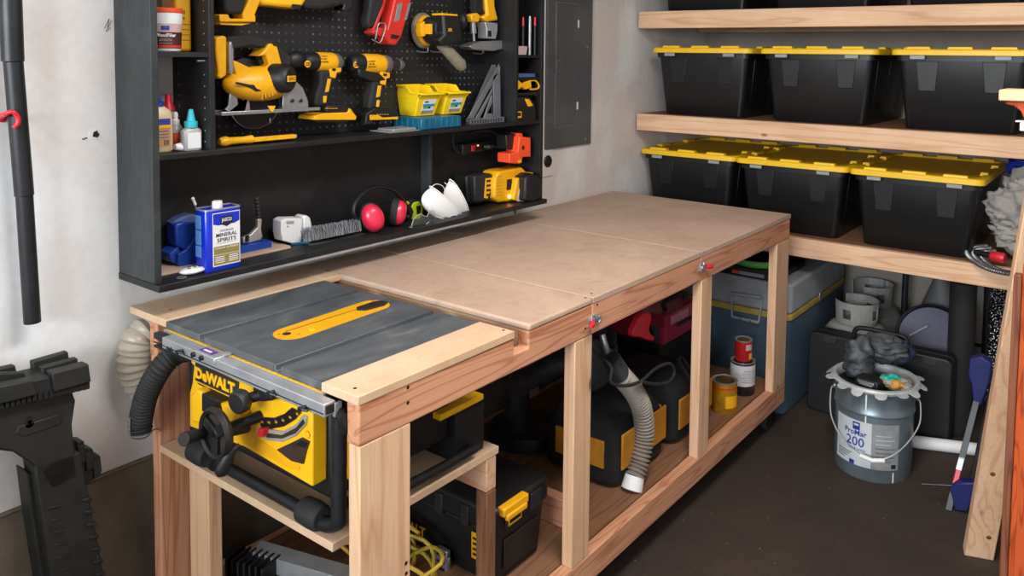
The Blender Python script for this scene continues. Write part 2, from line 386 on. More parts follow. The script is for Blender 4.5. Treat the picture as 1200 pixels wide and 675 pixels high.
# casters
for cx, cy in ((.91, 2.30), (.91, .12), (.16, .12), (.16, 2.3)):
    c = B().box(cx-.03, cx+.03, cy-.03, cy+.03, .098, zr0); c.prism([(cx-.022, cy-.025, .1), (cx-.022, cy+.025, .1), (cx-.022, cy+.03, .03), (cx-.022, cy+.005, .03)], (.004,0,0)).prism([(cx+.018, cy-.025, .1), (cx+.018, cy+.025, .1), (cx+.018, cy+.03, .03), (cx+.018, cy+.005, .03)], (.004,0,0))
    k = c.build('caster', 'dark_steel', bench, bevel=.001)
    B().lathe((cx-.014, cy+.018, .036), [(.005,0), (.032,0), (.036,.004), (.036,.024), (.032,.028), (.005,.028)], 24, (1,0,0)).build('wheel', 'black_rubber', k)
# toggle latches
def latch(y, z, flip):
    s = -1 if flip else 1; x = XB
    L = B().box(x, x+.003, y-.022, y+.022, z-.014, z+.014); L.cyl((x+.003, y-.01*s, z-.016), (x+.003, y-.01*s, z+.016), .005, n=10)
    L.tube([(x+.008, y-.01*s, z+.008), (x+.012, y+.014*s, z+.008), (x+.012, y+.022*s, z), (x+.012, y+.014*s, z-.008), (x+.008, y-.01*s, z-.008)], .0022, 6, 4)
    L.box(x, x+.012, y+.024*s-.004, y+.024*s+.004, z-.01, z+.01)
    o = L.build('toggle_latch', 'steel', bench, bevel=.0008)
    B().sweep([(x+.01, y-.012*s, z), (x+.02, y-.03*s, z-.002), (x+.022, y-.042*s, z-.002)], [.007, .008, .006], 10).build('handle_grip', 'red_plastic', o)
    for dz in (-.009, .009): B().lathe((x+.003, y+.016*s, z+dz), [(.003,0), (.003,.0012), (.001,.002)], 10, (1,0,0)).build('rivet', 'steel', o)
latch(.845, .895, False); latch(1.545, .905, True)
# screw heads on the worktop
for p in ((590, 387), (416, 455), (384, 317), (686, 349), (693, 344), (200, 363)):
    w = W(p[0], p[1], z=ZT)
    B().lathe((w.x, w.y, ZT-.0005), [(.004,0), (.0042,.0009), (.0015,.0012)], 10).build('screw', 'dark_steel', bench)
for p in ((478, 454), (478, 472), (476, 660), (476, 672), (700, 357), (686, 385)):
    w = W(p[0], p[1], x=XB)
    B().lathe((XB-.0005, w.y, w.z), [(.004,0), (.0042,.0009), (.0015,.0012)], 10, (1,0,0)).build('screw', 'dark_steel', bench)
# ================================================================ STORAGE SHELVES
YS = 2.63
for z, lb in ((.722, 'low pine shelf on the back wall holding three totes and a crumpled cloth'),
              (1.264, 'middle pine shelf on the back wall with knotty front beam'),
              (1.803, 'pine shelf on the back wall at the top edge of the photo')):
    shelv = thing('wall_shelf', lb, 'shelf', (1.4, 3.0, z))
    B().box(.02, 2.9, YS, YS+.038, z, z+.089).build('beam', 'spruce_x', shelv, bevel=.004)
    B().box(.02, 2.9, YS+.70, YS+.738, z, z+.089).build('beam', 'spruce_x', shelv, bevel=.004)
    B().box(.02, 2.9, YS+.0385, YS+.6995, z+.071, z+.0885).build('shelf_deck', 'ply_x', shelv, bevel=.001)
# totes
def tote_mesh():
    """big lidded storage tote, 0.57 wide at the front, 0.76 deep, 0.37 tall; origin at its base, front at y=0"""
    t = thing('storage_tote', 'x', 'storage tote', (0,0,0), 0, 'black totes with yellow lids on the shelves')
    b = B(); hw, hb, D, H = .256, .22, .72, .335
    L = []
    for z, w, f, d in ((0, hb-.004, .038, D-.04), (.008, hb, .03, D-.033), (.30, hw-.006, .004, D-.003), (.30, hw+.004, -.006, D+.006), (H, hw+.006, -.008, D+.008)):
        pts = []
        for sx, sy in ((-1,-1), (1,-1), (1,1), (-1,1)):
            cx, cy = sx*(w-.03), (f+.03 if sy < 0 else d-.03)
            a0 = {(-1,-1): PI, (1,-1): 1.5*PI, (1,1): 0, (-1,1): .5*PI}[(sx,sy)]
            for k in range(5): a = a0 + k*PI/8; pts.append((cx+.03*math.cos(a), cy+.03*math.sin(a), z))
        L.append(pts)
    b.ring(L)
    b.build('tub', 'tote_black', t)
    for x in (-.13, .13):     # moulded panels and ribs
        B().frustum(x-.034, x+.034, .0125, .03, .17, x-.046, x+.046, .0015, .03, .30).build('tub_rib', 'tote_black', t, bevel=.002)
    for y in (.14, .36, .58):
        for s in (-1, 1):
            B().frustum(s*.217-.006, s*.217+.006, y-.03, y+.03, .03, s*.2465-.006, s*.2465+.006, y-.036, y+.036, .30).build('tub_rib', 'tote_black', t, bevel=.002)
    l = B(); w = .279; d0, d1 = -.026, D+.026
    L = []
    for z, g in ((.325, 0), (.346, .0), (.352, -.006), (.352, -.03), (.343, -.036), (.343, -.2)):
        pts = []
        for sx, sy in ((-1,-1), (1,-1), (1,1), (-1,1)):
            cx, cy = sx*(w+g-.035), (d0-g+.035 if sy < 0 else d1+g-.035); rr = max(.035+0*g, .01)
            a0 = {(-1,-1): PI, (1,-1): 1.5*PI, (1,1): 0, (-1,1): .5*PI}[(sx,sy)]
            for k in range(5): a = a0 + k*PI/8; pts.append((cx+rr*math.cos(a), cy+rr*math.sin(a), z))
        L.append(pts)
    l.ring(L)
    for x in (-.165, 0, .165): l.frustum(x-.052, x+.052, d0+.006, d0+.045, .346, x-.046, x+.046, d0+.01, d0+.04, .362)
    for x in (-.165, 0, .165): l.frustum(x-.052, x+.052, d1-.045, d1-.006, .346, x-.046, x+.046, d1-.04, d1-.01, .362)
    for s in (-1, 1):
        for y in (.2, .5): l.frustum(s*.25-.018, s*.25+.018, y-.05, y+.05, .346, s*.25-.014, s*.25+.014, y-.045, y+.045, .362)
    l.build('lid', 'tote_yellow', t, bevel=.002)
    for x in (-.165, .165):
        B().box(x-.03, x+.03, -.03, -.0265, .308, .3235).build('lock_tab', 'grey_plastic', t, bevel=.001)
    return t
tote = tote_mesh()
z1, z2, z3 = .722+.0885, 1.264+.0885, 1.803+.0885
def tx(pxl, pxr, py, yy): 
    a, b_ = W(pxl, py, y=yy), W(pxr, py, y=yy); return (a.x+b_.x)/2
spots = [('black tote with yellow lid on the middle shelf, nearest the grey breaker panel', (.362, 2.685, z2)),
 ('black tote with yellow lid in the middle of the middle shelf', (.962, 2.685, z2)),
 ('black tote with yellow lid at the right end of the middle shelf', (1.572, 2.685, z2)),
 ('black tote with yellow lid on the low shelf beside the left wall', (.288, 2.705, z1)),
 ('black tote with yellow lid on the low shelf, between two others', (.849, 2.69, z1)),
 ('black tote with yellow lid on the low shelf beside the crumpled grey cloth', (1.412, 2.675, z1)),
 ('black tote cut off by the top of the photo, leftmost on the top shelf', (.362, 2.685, z3)),
 ('black tote cut off by the top of the photo, second on the top shelf', (.962, 2.685, z3)),
 ('black tote cut off by the top of the photo, rightmost on the top shelf', (1.572, 2.685, z3))]
for i, (lb, p) in enumerate(spots):
    if i == 0: tote.location = p; tote['label'] = lb
    else: dup(tote, p, 0, lb)
# ================================================================ TOOL CABINET
XF = .189; ZB0, ZB1 = 1.040, 1.058; ZM0, ZM1 = 1.374, 1.388; CT = 2.15
cab = thing('tool_cabinet', 'black stained wall cabinet with pegboard back and shelves above the bench', 'cabinet', (.002, .78, ZB0))
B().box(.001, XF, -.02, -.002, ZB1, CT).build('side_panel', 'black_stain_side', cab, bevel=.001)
B().box(.001, XF, 1.578, 1.596, ZB1, CT).build('side_panel', 'black_stain', cab, bevel=.001)
B().box(.001, XF+.024, -.022, 1.598, ZB0, ZB1).build('bottom_shelf', 'black_stain', cab, bevel=.0015)
B().box(.001, XF, -.002, 1.578, ZM0, ZM1).build('long_shelf', 'black_stain', cab, bevel=.001)
B().box(.001, XF, .135, .15, ZM1, CT).build('divider', 'black_stain', cab, bevel=.001)
B().box(.001, XF, 1.415, 1.43, ZM1, CT).build('divider', 'black_stain', cab, bevel=.001)
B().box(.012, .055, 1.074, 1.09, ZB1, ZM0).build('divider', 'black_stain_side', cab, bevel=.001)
B().box(.001, .012, -.002, 1.578, ZB1, ZM0).build('back_panel', 'black_stain', cab)
B().box(.001, .012, 1.43, 1.578, ZM1, CT).build('back_panel', 'black_stain', cab)
B().box(.014, .020, .15, 1.415, ZM1, CT).build('pegboard', 'pegboard', cab)
B().box(.001, XF-.003, -.002, .135, 1.637, 1.651).build('shelf', 'black_stain', cab, bevel=.001)
for z in (1.655, 1.565, 1.503): B().box(.012, XF-.003, 1.43, 1.578, z-.011, z).build('shelf', 'black_stain', cab, bevel=.001)
B().box(XF+.012, XF+.022, .0, 1.25, ZB0-.009, ZB0-.0005).build('light_strip', 'aluminium', cab, bevel=.001)
for z0, z1_ in ((1.41, 1.62), (1.67, 1.95)):
    k = 0; z = z0
    while z < z1_:
        for x in (.165, .035):
            B().lathe((x, .1345, z), [(.0022,0), (.0022,.001), (.001,.0012)], 8, (0,-1,0)).build('shelf_pin_hole', 'grey_plastic', cab)
        z += .03
B().cyl((.17, .133, 1.628), (.17, .112, 1.628), .003, n=8).build('shelf_pin', 'steel', cab)
B().cyl((.17, 1.577, 1.49), (.17, 1.565, 1.49), .003, n=8).build('shelf_pin', 'steel', cab)
#NEXT
def corr(b, pts, r, pitch=.012, amp=.004, n=20, sub=10):
    """corrugated hose along pts"""
    S = spline(pts, sub); D = [0]
    for i in range(1, len(S)): D.append(D[-1] + (S[i]-S[i-1]).length)
    L = D[-1]; k = int(L/pitch*4); P = []; R = []
    j = 0
    for i in range(k+1):
        d = L*i/k
        while j < len(D)-2 and D[j+1] < d: j += 1
        f = (d-D[j])/max(D[j+1]-D[j], 1e-9); P.append(S[j].lerp(S[j+1], min(f, 1)))
        R.append(r + amp*(0, 1, .7, -1)[i % 4]*.5)
    return b.sweep(P, R, n)
# ================================================================ TABLE SAW
saw = thing('table_saw', 'yellow and black jobsite table saw with grey cast table, set into the bench end', 'table saw', (.53, .24, .6205))
def saw_top():
    m, nt, b = _base('saw_top'); v = coords(nt)
    f = noise(nt, coords(nt, (1, .5, 1)), 9, 6, .62, 1.4); r = ramp(nt, [(.35, lin('#4b5054')), (.6, lin('#61666a')), (.78, lin('#828384'))]); nt.links.new(f, r.inputs[0])
    nt.links.new(r.outputs[0], b.inputs['Base Color']); b.inputs['Roughness'].default_value = .48; b.inputs['Metallic'].default_value = .25
saw_top()
ST = ZT-.003
t = B(); X0, X1, Y0, Y1 = .202, .835, 0, .488
# cast table with two mitre slots, front lip open to the slots
sx = [(.358, .380), (.671, .692)]
t.prism([(x, Y0, z) for x, z in ((X0, ST), (sx[0][0], ST), (sx[0][0], ST-.015), (sx[0][1], ST-.015), (sx[0][1], ST), (sx[1][0], ST), (sx[1][0], ST-.015), (sx[1][1], ST-.015), (sx[1][1], ST), (X1, ST), (X1, ST-.026), (X0, ST-.026))], (0, Y1-Y0, 0))
t.build('table', 'saw_top', saw, bevel=.0015)
pl = B()
pts = []
for k in range(17): a = PI*1.0 + PI*k/16; pts.append((.526+.047*math.cos(a), .148+.047*math.sin(a), ST-.0006))
for k in range(17): a = PI*k/16; pts.append((.512+.047*math.cos(a), .416+.042*math.sin(a), ST-.0006))
pl.prism(pts, (0, 0, .0016)); plate = pl.build('throat_plate', 'tool_yellow', saw)
B().box(.5045, .5075, .14, .40, ST+.0009, ST+.0013).build('blade_slot', 'matte_black', plate)
B().prism([(.497, .37, ST+.001), (.517, .355, ST+.001), (.535, .37, ST+.001), (.541, .43, ST+.001), (.53, .452, ST+.001), (.505, .452, ST+.001), (.494, .43, ST+.001)], (0,0,.0035)).build('riving_knife_cover', 'dark_plastic', plate, bevel=.001)
B().lathe((.522, .133, ST+.001), [(.0105,0), (.0105,.0005)], 20).build('finger_hole', 'matte_black', plate)
B().lathe((.548, .19, ST+.001), [(.009,0), (.009,.002), (.006,.003)], 20).build('lock_knob', 'saw_yellow', plate)
for p in ((.51, .12), (.548, .15), (.48, .44)): B().lathe((p[0], p[1], ST+.001), [(.002,0), (.002,.0006)], 8).build('levelling_screw', 'dark_steel', plate)
# fence rail
rl = B()
rl.box(.252, .890, -.037, -.008, .912, .940)
rl.build('fence_rail', 'aluminium', saw, bevel=.002)
B().box(.21, .888, -.0385, -.036, .919, .921).build('rail_groove', 'dark_steel', saw)
B().box(.8902, .8912, -.033, -.012, .917, .935).build('rail_end', 'dark_steel', saw)
B().box(.884, .893, -.012, .006, .905, .934).build('rail_bracket', 'aluminium', saw, bevel=.001)
B().box(.205, .85, -.0078, -.001, .930, .9415).build('tape_bed', 'aluminium', saw)
st = B().box(.215, .845, -.0072, -.0012, .9417, .9425); scale = st.build('scale_tape', 'saw_yellow', saw)
for i in range(31): 
    x = .225+i*.02; B().box(x, x+.001, -.0072, -.003, .9425, .9428).build('scale_mark', 'matte_black', scale)
B().box(.196, .252, -.03, -.012, .922, .938).build('rail_slider', 'dark_plastic', saw, bevel=.002)
B().box(.196, .252, -.03, -.012, .900, .906).build('rail_slider', 'dark_plastic', saw, bevel=.001)
for px, py in ((214, 411), (321, 459), (358, 477)):
    w = W(px, py, y=-.038)
    k = B().cyl((w.x, -.037, w.z), (w.x, -.052, w.z), .0045, n=10); k.cyl((w.x, -.049, w.z), (w.x, -.054, w.z), .006, n=8)
    k.sweep([(w.x+.002, -.05, w.z), (w.x+.016, -.044, w.z-.002)], [.004, .0025], 8); k.build('rail_clip', 'black_plastic', saw)
# fence carriage with its little gauge window
cw = W(243, 416, y=-.03)
cg = B().box(cw.x-.04, cw.x+.05, -.042, -.006, .928, .9445).build('fence_gauge', 'aluminium', saw, bevel=.003)
plain('purple_label', '#5e3a86', .4, var=.05)
B().box(cw.x-.03, cw.x+.025, -.034, -.016, .9447, .9455).build('gauge_label', 'purple_label', cg)
B().box(cw.x-.02, cw.x+.012, -.029, -.023, .9455, .9458).build('gauge_stripe', 'white_plastic', cg)
for dx in (-.035, .0): B().cyl((cw.x+dx, -.042, .935), (cw.x+dx, -.049, .935), .006, n=12).build('gauge_bolt', 'black_plastic', cg)
B().lathe((cw.x+.045, -.006, .9445), [(.012,0), (.012,.002), (.009,.003)], 16).build('gauge_tab', 'aluminium', cg)
# housing
YP = -.004
body = B().slaby([(216,416),(227,429),(225,449),(222,460),(222,500),(286,524),(366,571),(366,478),(300,440)], YP, .035)
hous = body.build('front_housing', 'saw_yellow', saw, bevel=.004)
B().box(.37, .82, .035, .40, .68, .925).build('motor_housing', 'black_plastic', saw, bevel=.01)
B().box(.80, .874, .06, .145, .72, .86).build('side_housing', 'orange_saw' if 'orange_saw' in MATS else 'saw_yellow', saw, bevel=.012)
band = B().slaby([(228.5,424),(228.5,446),(233,451),(277,472),(279,448)], YP-.0035, YP+.001).build('logo_band', 'dark_plastic', saw, bevel=.001)
w0, w1 = W(229, 437, y=YP-.004), W(276, 459, y=YP-.004)
text('lettering', 'DeWALT', (w0+w1)/2 + Vector((0,0,.004)), (1,0,0), (0,0,1), .036, 'saw_yellow', saw, .0012, width=(w1.x-w0.x)*.98, bold=.05)
B().box(w0.x, w1.x, YP-.0055, YP-.003, w0.z-.0205, w0.z-.0185).build('logo_line', 'saw_yellow', saw)
# raised pods and recesses
B().slaby([(223,463),(230,456),(236,459),(236,497),(225,495)], -.03, 0).build('housing_pod', 'saw_yellow', saw, bevel=.006)
B().slaby([(256,470),(272,476),(283,484),(283,505),(262,492)], -.028, 0).build('housing_pod', 'saw_yellow', saw, bevel=.008)
B().slaby([(236,461),(258,471),(252,476),(250,487),(236,482)], -.036, -.004).build('switch_paddle', 'black_plastic', saw, bevel=.003)
B().slaby([(238,482),(246,485),(240,497),(236,496)], -.034, -.006).build('stop_button', 'red_plastic', saw, bevel=.002)
arc_o = [W(303+54*math.sin(a), 462+50*math.cos(a), y=YP) for a in [0]]
def arcband(cx, cy, rx0, ry0, rx1, ry1, a0, a1, y0, y1, n=14, sk=.45):
    p = []
    for k in range(n+1): a = math.radians(a0+(a1-a0)*k/n); p.append((cx+rx1*math.cos(a), cy+ry1*math.sin(a)+sk*rx1*math.cos(a)))
    for k in range(n, -1, -1): a = math.radians(a0+(a1-a0)*k/n); p.append((cx+rx0*math.cos(a), cy+ry0*math.sin(a)+sk*rx0*math.cos(a)))
    return B().slaby(p, y0, y1)
plain('scale_black', '#17171a', .4); plain('window_brown', '#3a2c22', .5, var=.3); plain('rim_grey', '#b7b3aa', .4, .4)
B().slaby([(304,489),(305,500),(316,503),(332,500),(345,492),(352,484),(341,478),(333,485),(320,490)], YP-.004, YP+.001).build('bevel_scale', 'scale_black', saw, bevel=.0008)
a = [W(307+i*8.2, 494.5 - (0,-.6,0,2,5.5,9.5)[i]*1.0, y=YP-.0045) for i in range(6)]
for i, ch in enumerate(('0', '10', '20', '30', '40', '45')):
    text('scale_number', ch, a[i], (1,0,0), (0,0,1), .008, 'tool_yellow', saw, .0004, width=.009)
B().slaby([(300,505),(304,501),(330,506),(347,497),(355,486),(359,489),(358,498),(346,511),(330,518),(312,516)], YP-.005, YP+.001).build('window_rim', 'rim_grey', saw, bevel=.001)
B().slaby([(309,507),(330,510),(347,501),(355,491),(357,496),(346,508),(330,514),(313,513)], YP-.006, YP).build('bevel_window', 'window_brown', saw)
B().slaby([(302,503),(308,503),(307,513),(301,511)], YP-.02, YP).build('bevel_pointer', 'red_plastic', saw, bevel=.001)
wl = B().slaby([(324,527),(341,519),(353,513),(362,518),(358,530),(355,544),(341,540)], YP-.004, YP).build('warning_label', 'window_brown', saw)
B().slaby([(346,521),(353,516),(360,519.5),(357,525)], YP-.005, YP-.003).build('label_box', 'scale_black', wl)
B().lathe((W(361,509,y=YP).x, YP, W(361,509,y=YP).z), [(.008,0), (.008,.001)], 18, (0,-1,0)).build('warning_sticker', 'red_plastic', saw)
w = W(361,509,y=YP); B().lathe((w.x, YP-.001, w.z), [(.0065,0), (.0065,.0006)], 18, (0,-1,0)).build('warning_disc', 'saw_yellow', saw)
# groove under the window
B().slaby([(300,512),(340,540),(352,546),(350,551),(336,548),(296,525)], YP-.002, YP).build('housing_recess', 'tool_yellow', saw, bevel=.001)
# tube frame
z0 = .64; fx0, fx1 = .305, .865
B().tube([(fx1, .02, .925), (fx1, .02, .80), (fx1, .018, .68), (fx1-.005, .02, .655), (fx1-.04, .015, z0), (fx1-.10, .012, z0)], .0165, 14, 4).build('frame_tube', 'black_metal', saw)
B().tube([(fx0, .02, .925), (fx0, .02, .80), (fx0, .02, .68), (fx0+.005, .02, .655), (fx0+.04, .018, z0), (fx0+.1, .012, z0)], .0165, 14, 4).build('frame_tube', 'black_metal', saw)
B().tube([(fx0+.05, .02, z0), (.5, .02, z0), (fx1-.1, .02, z0)], .014, 12, 2).build('frame_tube', 'black_metal', saw)
B().tube([(fx1, .02, .70), (fx1, .12, .66), (fx1-.005, .30, z0+.005), (fx1-.005, .45, z0+.005)], .012, 12, 4).build('frame_tube', 'black_metal', saw)
B().tube([(fx0, .02, .70), (fx0, .12, .66), (fx0+.005, .30, z0+.005), (fx0+.005, .45, z0+.005)], .012, 12, 4).build('frame_tube', 'black_metal', saw)
for x in (.79, .345):
    B().sweep([(x-.045, .012, .6505), (x-.035, .012, .6505), (x, .012, .6505), (x+.022, .012, .6505), (x+.028, .012, .6505)], [.018, .028, .030, .028, .022], 20).build('rubber_foot', 'black_rubber', saw, bevel=.001)
B().sweep([(.87, .01, .915), (.905, -.0, .905), (.91, .01, .88), (.89, .015, .868)], [.012, .014, .014, .011], 12).build('rail_lock_lever', 'black_plastic', saw)
# height handwheel, bevel lever
hc = W(253, 508, y=-.10); M = fr(hc, (1,0,.0), (0,0,1))
hw = B(M); hw.lathe((0,0,0), [(.045,-.006), (.053,-.01), (.058,0), (.053,.01), (.045,.006)], 32, (0,1,0), close=True)
hw.lathe((0,0,0), [(.0,-.006), (.012,-.007), (.016,0), (.012,.02), (.0,.02)], 18, (0,1,0))
for a in (.6, 2.7, 4.7): hw.obox((math.cos(a)*.03, 0, math.sin(a)*.03), (math.cos(a),0,math.sin(a)), (0,1,0), (-math.sin(a),0,math.cos(a)), .05, .010, .024)
wh = hw.build('handwheel', 'black_plastic', saw, bevel=.001)
B(M).lathe((0,.003,0), [(0,0),(.047,0),(.047,.004),(0,.004)], 32, (0,1,0)).build('wheel_disc', 'window_brown', wh)
B(M).lathe((0,-.007,0), [(.006,0), (.006,-.003), (.0,-.003)], 8, (0,1,0)).build('hub_nut', 'dark_steel', wh)
kw = W(238, 508, y=-.105); k2 = W(215, 515, y=-.16)
B().sweep([kw, kw.lerp(k2, .3), kw.lerp(k2, .7), k2], [.010, .013, .015, .015], 16).build('crank_handle', 'black_plastic', wh, bevel=.001)
B().sweep([hc+Vector((0,.015,0)), (hc.x+.02, -.004, hc.z+.01)], .013, 14).build('shaft', 'black_metal', saw)
e = W(290, 500, y=-.03); B().sweep([hc+Vector((.01,.02,.0)), e], [.013,.013], 14).build('shaft_housing', 'black_plastic', saw)
p0, p1 = W(272, 528, y=-.09), W(258, 556, y=-.11)
B().sweep([p0+(p0-p1)*.15+Vector((.004,.012,0)), p0, p0.lerp(p1,.35), p0.lerp(p1,.8), p1, p1+(p1-p0)*.1], [.006, .009, .013, .015, .012, .004], 16, flat=.6).build('bevel_lever', 'black_plastic', saw)
bw = W(282, 470, y=-.06)
B().lathe(bw, [(.006,-.012),(.022,-.012),(.026,-.006),(.026,.010),(.022,.014),(.0,.014)], 28, (.2,-1,-.05)).build('fence_knob', 'black_plastic', saw, bevel=.001)
B().sweep([bw+Vector((0,.01,0)), (bw.x+.03, .0, bw.z+.01)], .012, 12).build('knob_shaft', 'black_plastic', saw)
B().slaby([(296,452),(318,462),(318,470),(306,471),(296,467)], -.03, 0).build('knob_bracket', 'black_plastic', saw, bevel=.004)
# ================================================================ HOSES ON THE LEFT
hz = corr(B(), [W(224,410,y=.0)+Vector((0,0,0)), W(207,414,y=-.02), W(188,432,y=-.05), W(172,462,y=-.06), W(165,492,y=-.06), W(165,506,y=-.06)], .026, .0105, .005)
tag(hz.build('vacuum_hose', 'black_rubber'), 'black ribbed hose curving down beside the saw, hung in a wire hook', 'hose')
hk = [W(188,504,y=.004), W(181,503,y=-.02), W(170,513,y=-.05), W(157,514,y=-.08), W(152,509,y=-.09), W(152,490,y=-.09)]
tag(B().tube(hk, .0022, 8, 5).build('wire_hook', 'steel'), 'bent steel wire hook holding the black hose on the bench leg', 'hook')
def clear_hose(name, c, alpha):
    m, nt, b = _base(name); v = coords(nt); b.inputs['Base Color'].default_value = lin(c); b.inputs['Roughness'].default_value = .3
    b.inputs['Transmission Weight'].default_value = .35; b.inputs['Alpha'].default_value = alpha
clear_hose('clear_hose', '#c9bda9', .82)
ch = corr(B(), [(.062,.10,.90), W(168,392,x=.062), W(161,412,x=.062), W(161,432,x=.062), (.062,.02,.745), (.064,.10,.70)], .043, .0165, .009, n=22)
tag(ch.build('dust_hose', 'clear_hose'), 'clear ribbed dust hose looping out between bench leg and wall', 'hose')
#NEXT2
# ================================================================ THINGS IN THE TOOL CABINET
def S(name, mat, pix, x0, x1, parent=None, bevel=0, xr=None):
    return B().slabx(pix, x0, x1, xr).build(name, mat, parent, bevel=bevel)
RY, UZ = (0,1,0), (0,0,1)
def wx(px, py, x): return W(px, py, x=x)
def hook(px, py, l=.06, label='bright steel peg hook'):
    w = W(px, py, x=.03); b = B().tube([(.016, w.y, w.z+.02), (.022, w.y, w.z), (.022+l, w.y, w.z-.002), (.026+l, w.y, w.z+.014)], .0022, 6, 4)
    return tag(b.build('peg_hook', 'steel'), label, 'hook', 'peg hooks on the pegboard')
hook(372, 82, .05, 'steel peg hook just left of the small driver, by the circular saw')
hook(432, 96, .06, 'steel peg hook under the drill body')
hook(491, 60, .05, 'steel peg hook under the left edge of the round sander')
hook(507, 60, .05, 'steel peg hook under the sander beside the dust bag')
hook(556, 62, .05, 'steel peg hook under the metal base of the router')
hook(306, 143, .05, 'steel peg hook below the circular saw blade')
hook(368, 2, .05, 'steel peg hook holding the nose of the reciprocating saw')
# --- circular saw
cs = thing('circular_saw', 'yellow cordless circular saw on the pegboard, metal base plate level below it', 'circular saw', (.09, .33, 1.43))
S('rear_grip', 'black_rubber', [(262,43),(282,41),(303,44),(318,50),(330,59),(338,66),(336,78),(318,80),(318,72),(322,68),(305,56),(290,54),(272,57),(262,60)], .06, .10, cs, .006, .08)
S('battery', 'tool_yellow', [(252,44),(262,41.5),(265,44),(265,88),(258,93),(254,90),(255,84),(252,60)], .07, .11, cs, .006, .105)
S('battery_latch', 'steel', [(264,50),(267.5,48),(270,58),(270,84),(267,88),(265,86)], .085, .118, cs, .003, .1)
hd = S('handle_frame', 'tool_yellow', [(266,70),(274,73),(286,79),(300,79),(309,77),(305,64),(296,66),(304,58),(309,51),(313,51),(314,54),(318,54),(325,80),(330,90),(300,100),(270,90)], .05, .11, cs, .008, .08)
S('trigger', 'matte_black', [(301,65),(307,63),(309,74),(303,76)], .07, .085, cs, .002, .08)
c = W(304, 98, x=.10)
B().ball((.09, c.y+.01, c.z), 1, 26, 14, (.05, .12, .052)).build('gear_case', 'tool_yellow', cs)
S('blade_guard_upper', 'dark_plastic', [(268,74),(285,68),(300,70),(310,78),(318,92),(270,92)], .05, .062, cs, .002, .06)
B().lathe((.128, W(335,92,x=.13).y-.01, W(335,92,x=.13).z), [(.0,.03),(.034,.028),(.041,.02),(.044,.0),(.044,-.03),(.036,-.038)], 24, (1,.55,-.05)).build('motor_cap', 'black_plastic', cs, bevel=.002)
mc = W(345, 93, x=.165); 
pl_ = B(fr((.163, mc.y-.008, mc.z+.002), (-.5,1,0), (0,0,1))).box(-.022, .022, -.0015, .0015, -.009, .009).build('badge', 'tool_yellow', cs)
text('lettering', 'DeWALT', (.1645, mc.y-.008, mc.z+.002), (-.5,1,0), UZ, .012, 'matte_black', pl_, .0004, width=.037)
S('depth_lever', 'black_plastic', [(276,96),(290,99),(300,98),(304,101),(303,107),(297,107),(290,103),(277,98)], .11, .135, cs, .003, .12)
bc = W(292, 122, x=.07)
B().lathe((.066, bc.y+.02, bc.z+.01), [(.0,0),(.085,0),(.085,.0022),(.0,.0022)], 48, (1,0,0)).build('saw_blade', 'steel', cs)
B().lathe((.063, bc.y+.02, bc.z+.005), [(.02,0),(.078,0),(.08,.004),(.078,.009),(.02,.009)], 40, (1,0,0)).build('blade_guard_lower', 'dark_plastic', cs)
S('base_bracket', 'steel', [(268,104),(276,108),(278,131),(284,131),(283,106),(290,112),(292,131),(267,131),(262,128),(266,124)], .09, .098, cs, .002, .09)
b0 = W(256, 134, x=.12); b1 = W(372, 131, x=.12)
B().box(.03, .135, b0.y, b1.y, b0.z-.004, b0.z-.001).box(.13, .135, b0.y, b1.y, b0.z-.004, b0.z+.007).box(.03, .035, b0.y, b1.y, b0.z-.004, b0.z+.005).build('base_plate', 'steel', cs, bevel=.0015)
S('bevel_quadrant', 'steel', [(330,131),(331,112),(338,98),(346,95),(354,103),(360,118),(361,131)], .12, .124, cs, .001, .12)
S('guide_notch', 'tool_yellow', [(313,124),(322,124),(319,131),(317,131)], .135, .14, cs, .0005, .135)
for px in (342, 352): 
    w = W(px, 118, x=.124); B().lathe((.124, w.y, w.z), [(.006,0),(.006,.004),(.0,.005)], 12, (1,0,0)).build('bolt', 'dark_steel', cs)
for i in range(6):
    w = W(306+i*4, 112-i*1.5, x=.125); B().box(.118, .1335, w.y-.002, w.y+.002, w.z-.012, w.z+.004).build('vent', 'yellow_can', cs, bevel=.001)
B().ball(W(347,70,x=.08), 1, 18, 12, (.022,.036,.026)).build('front_knob', 'black_plastic', cs)
B().sweep([W(326,66,x=.08), W(336,72,x=.08), W(345,71,x=.08)], [.018,.014,.014], 12).build('knob_arm', 'black_plastic', cs)
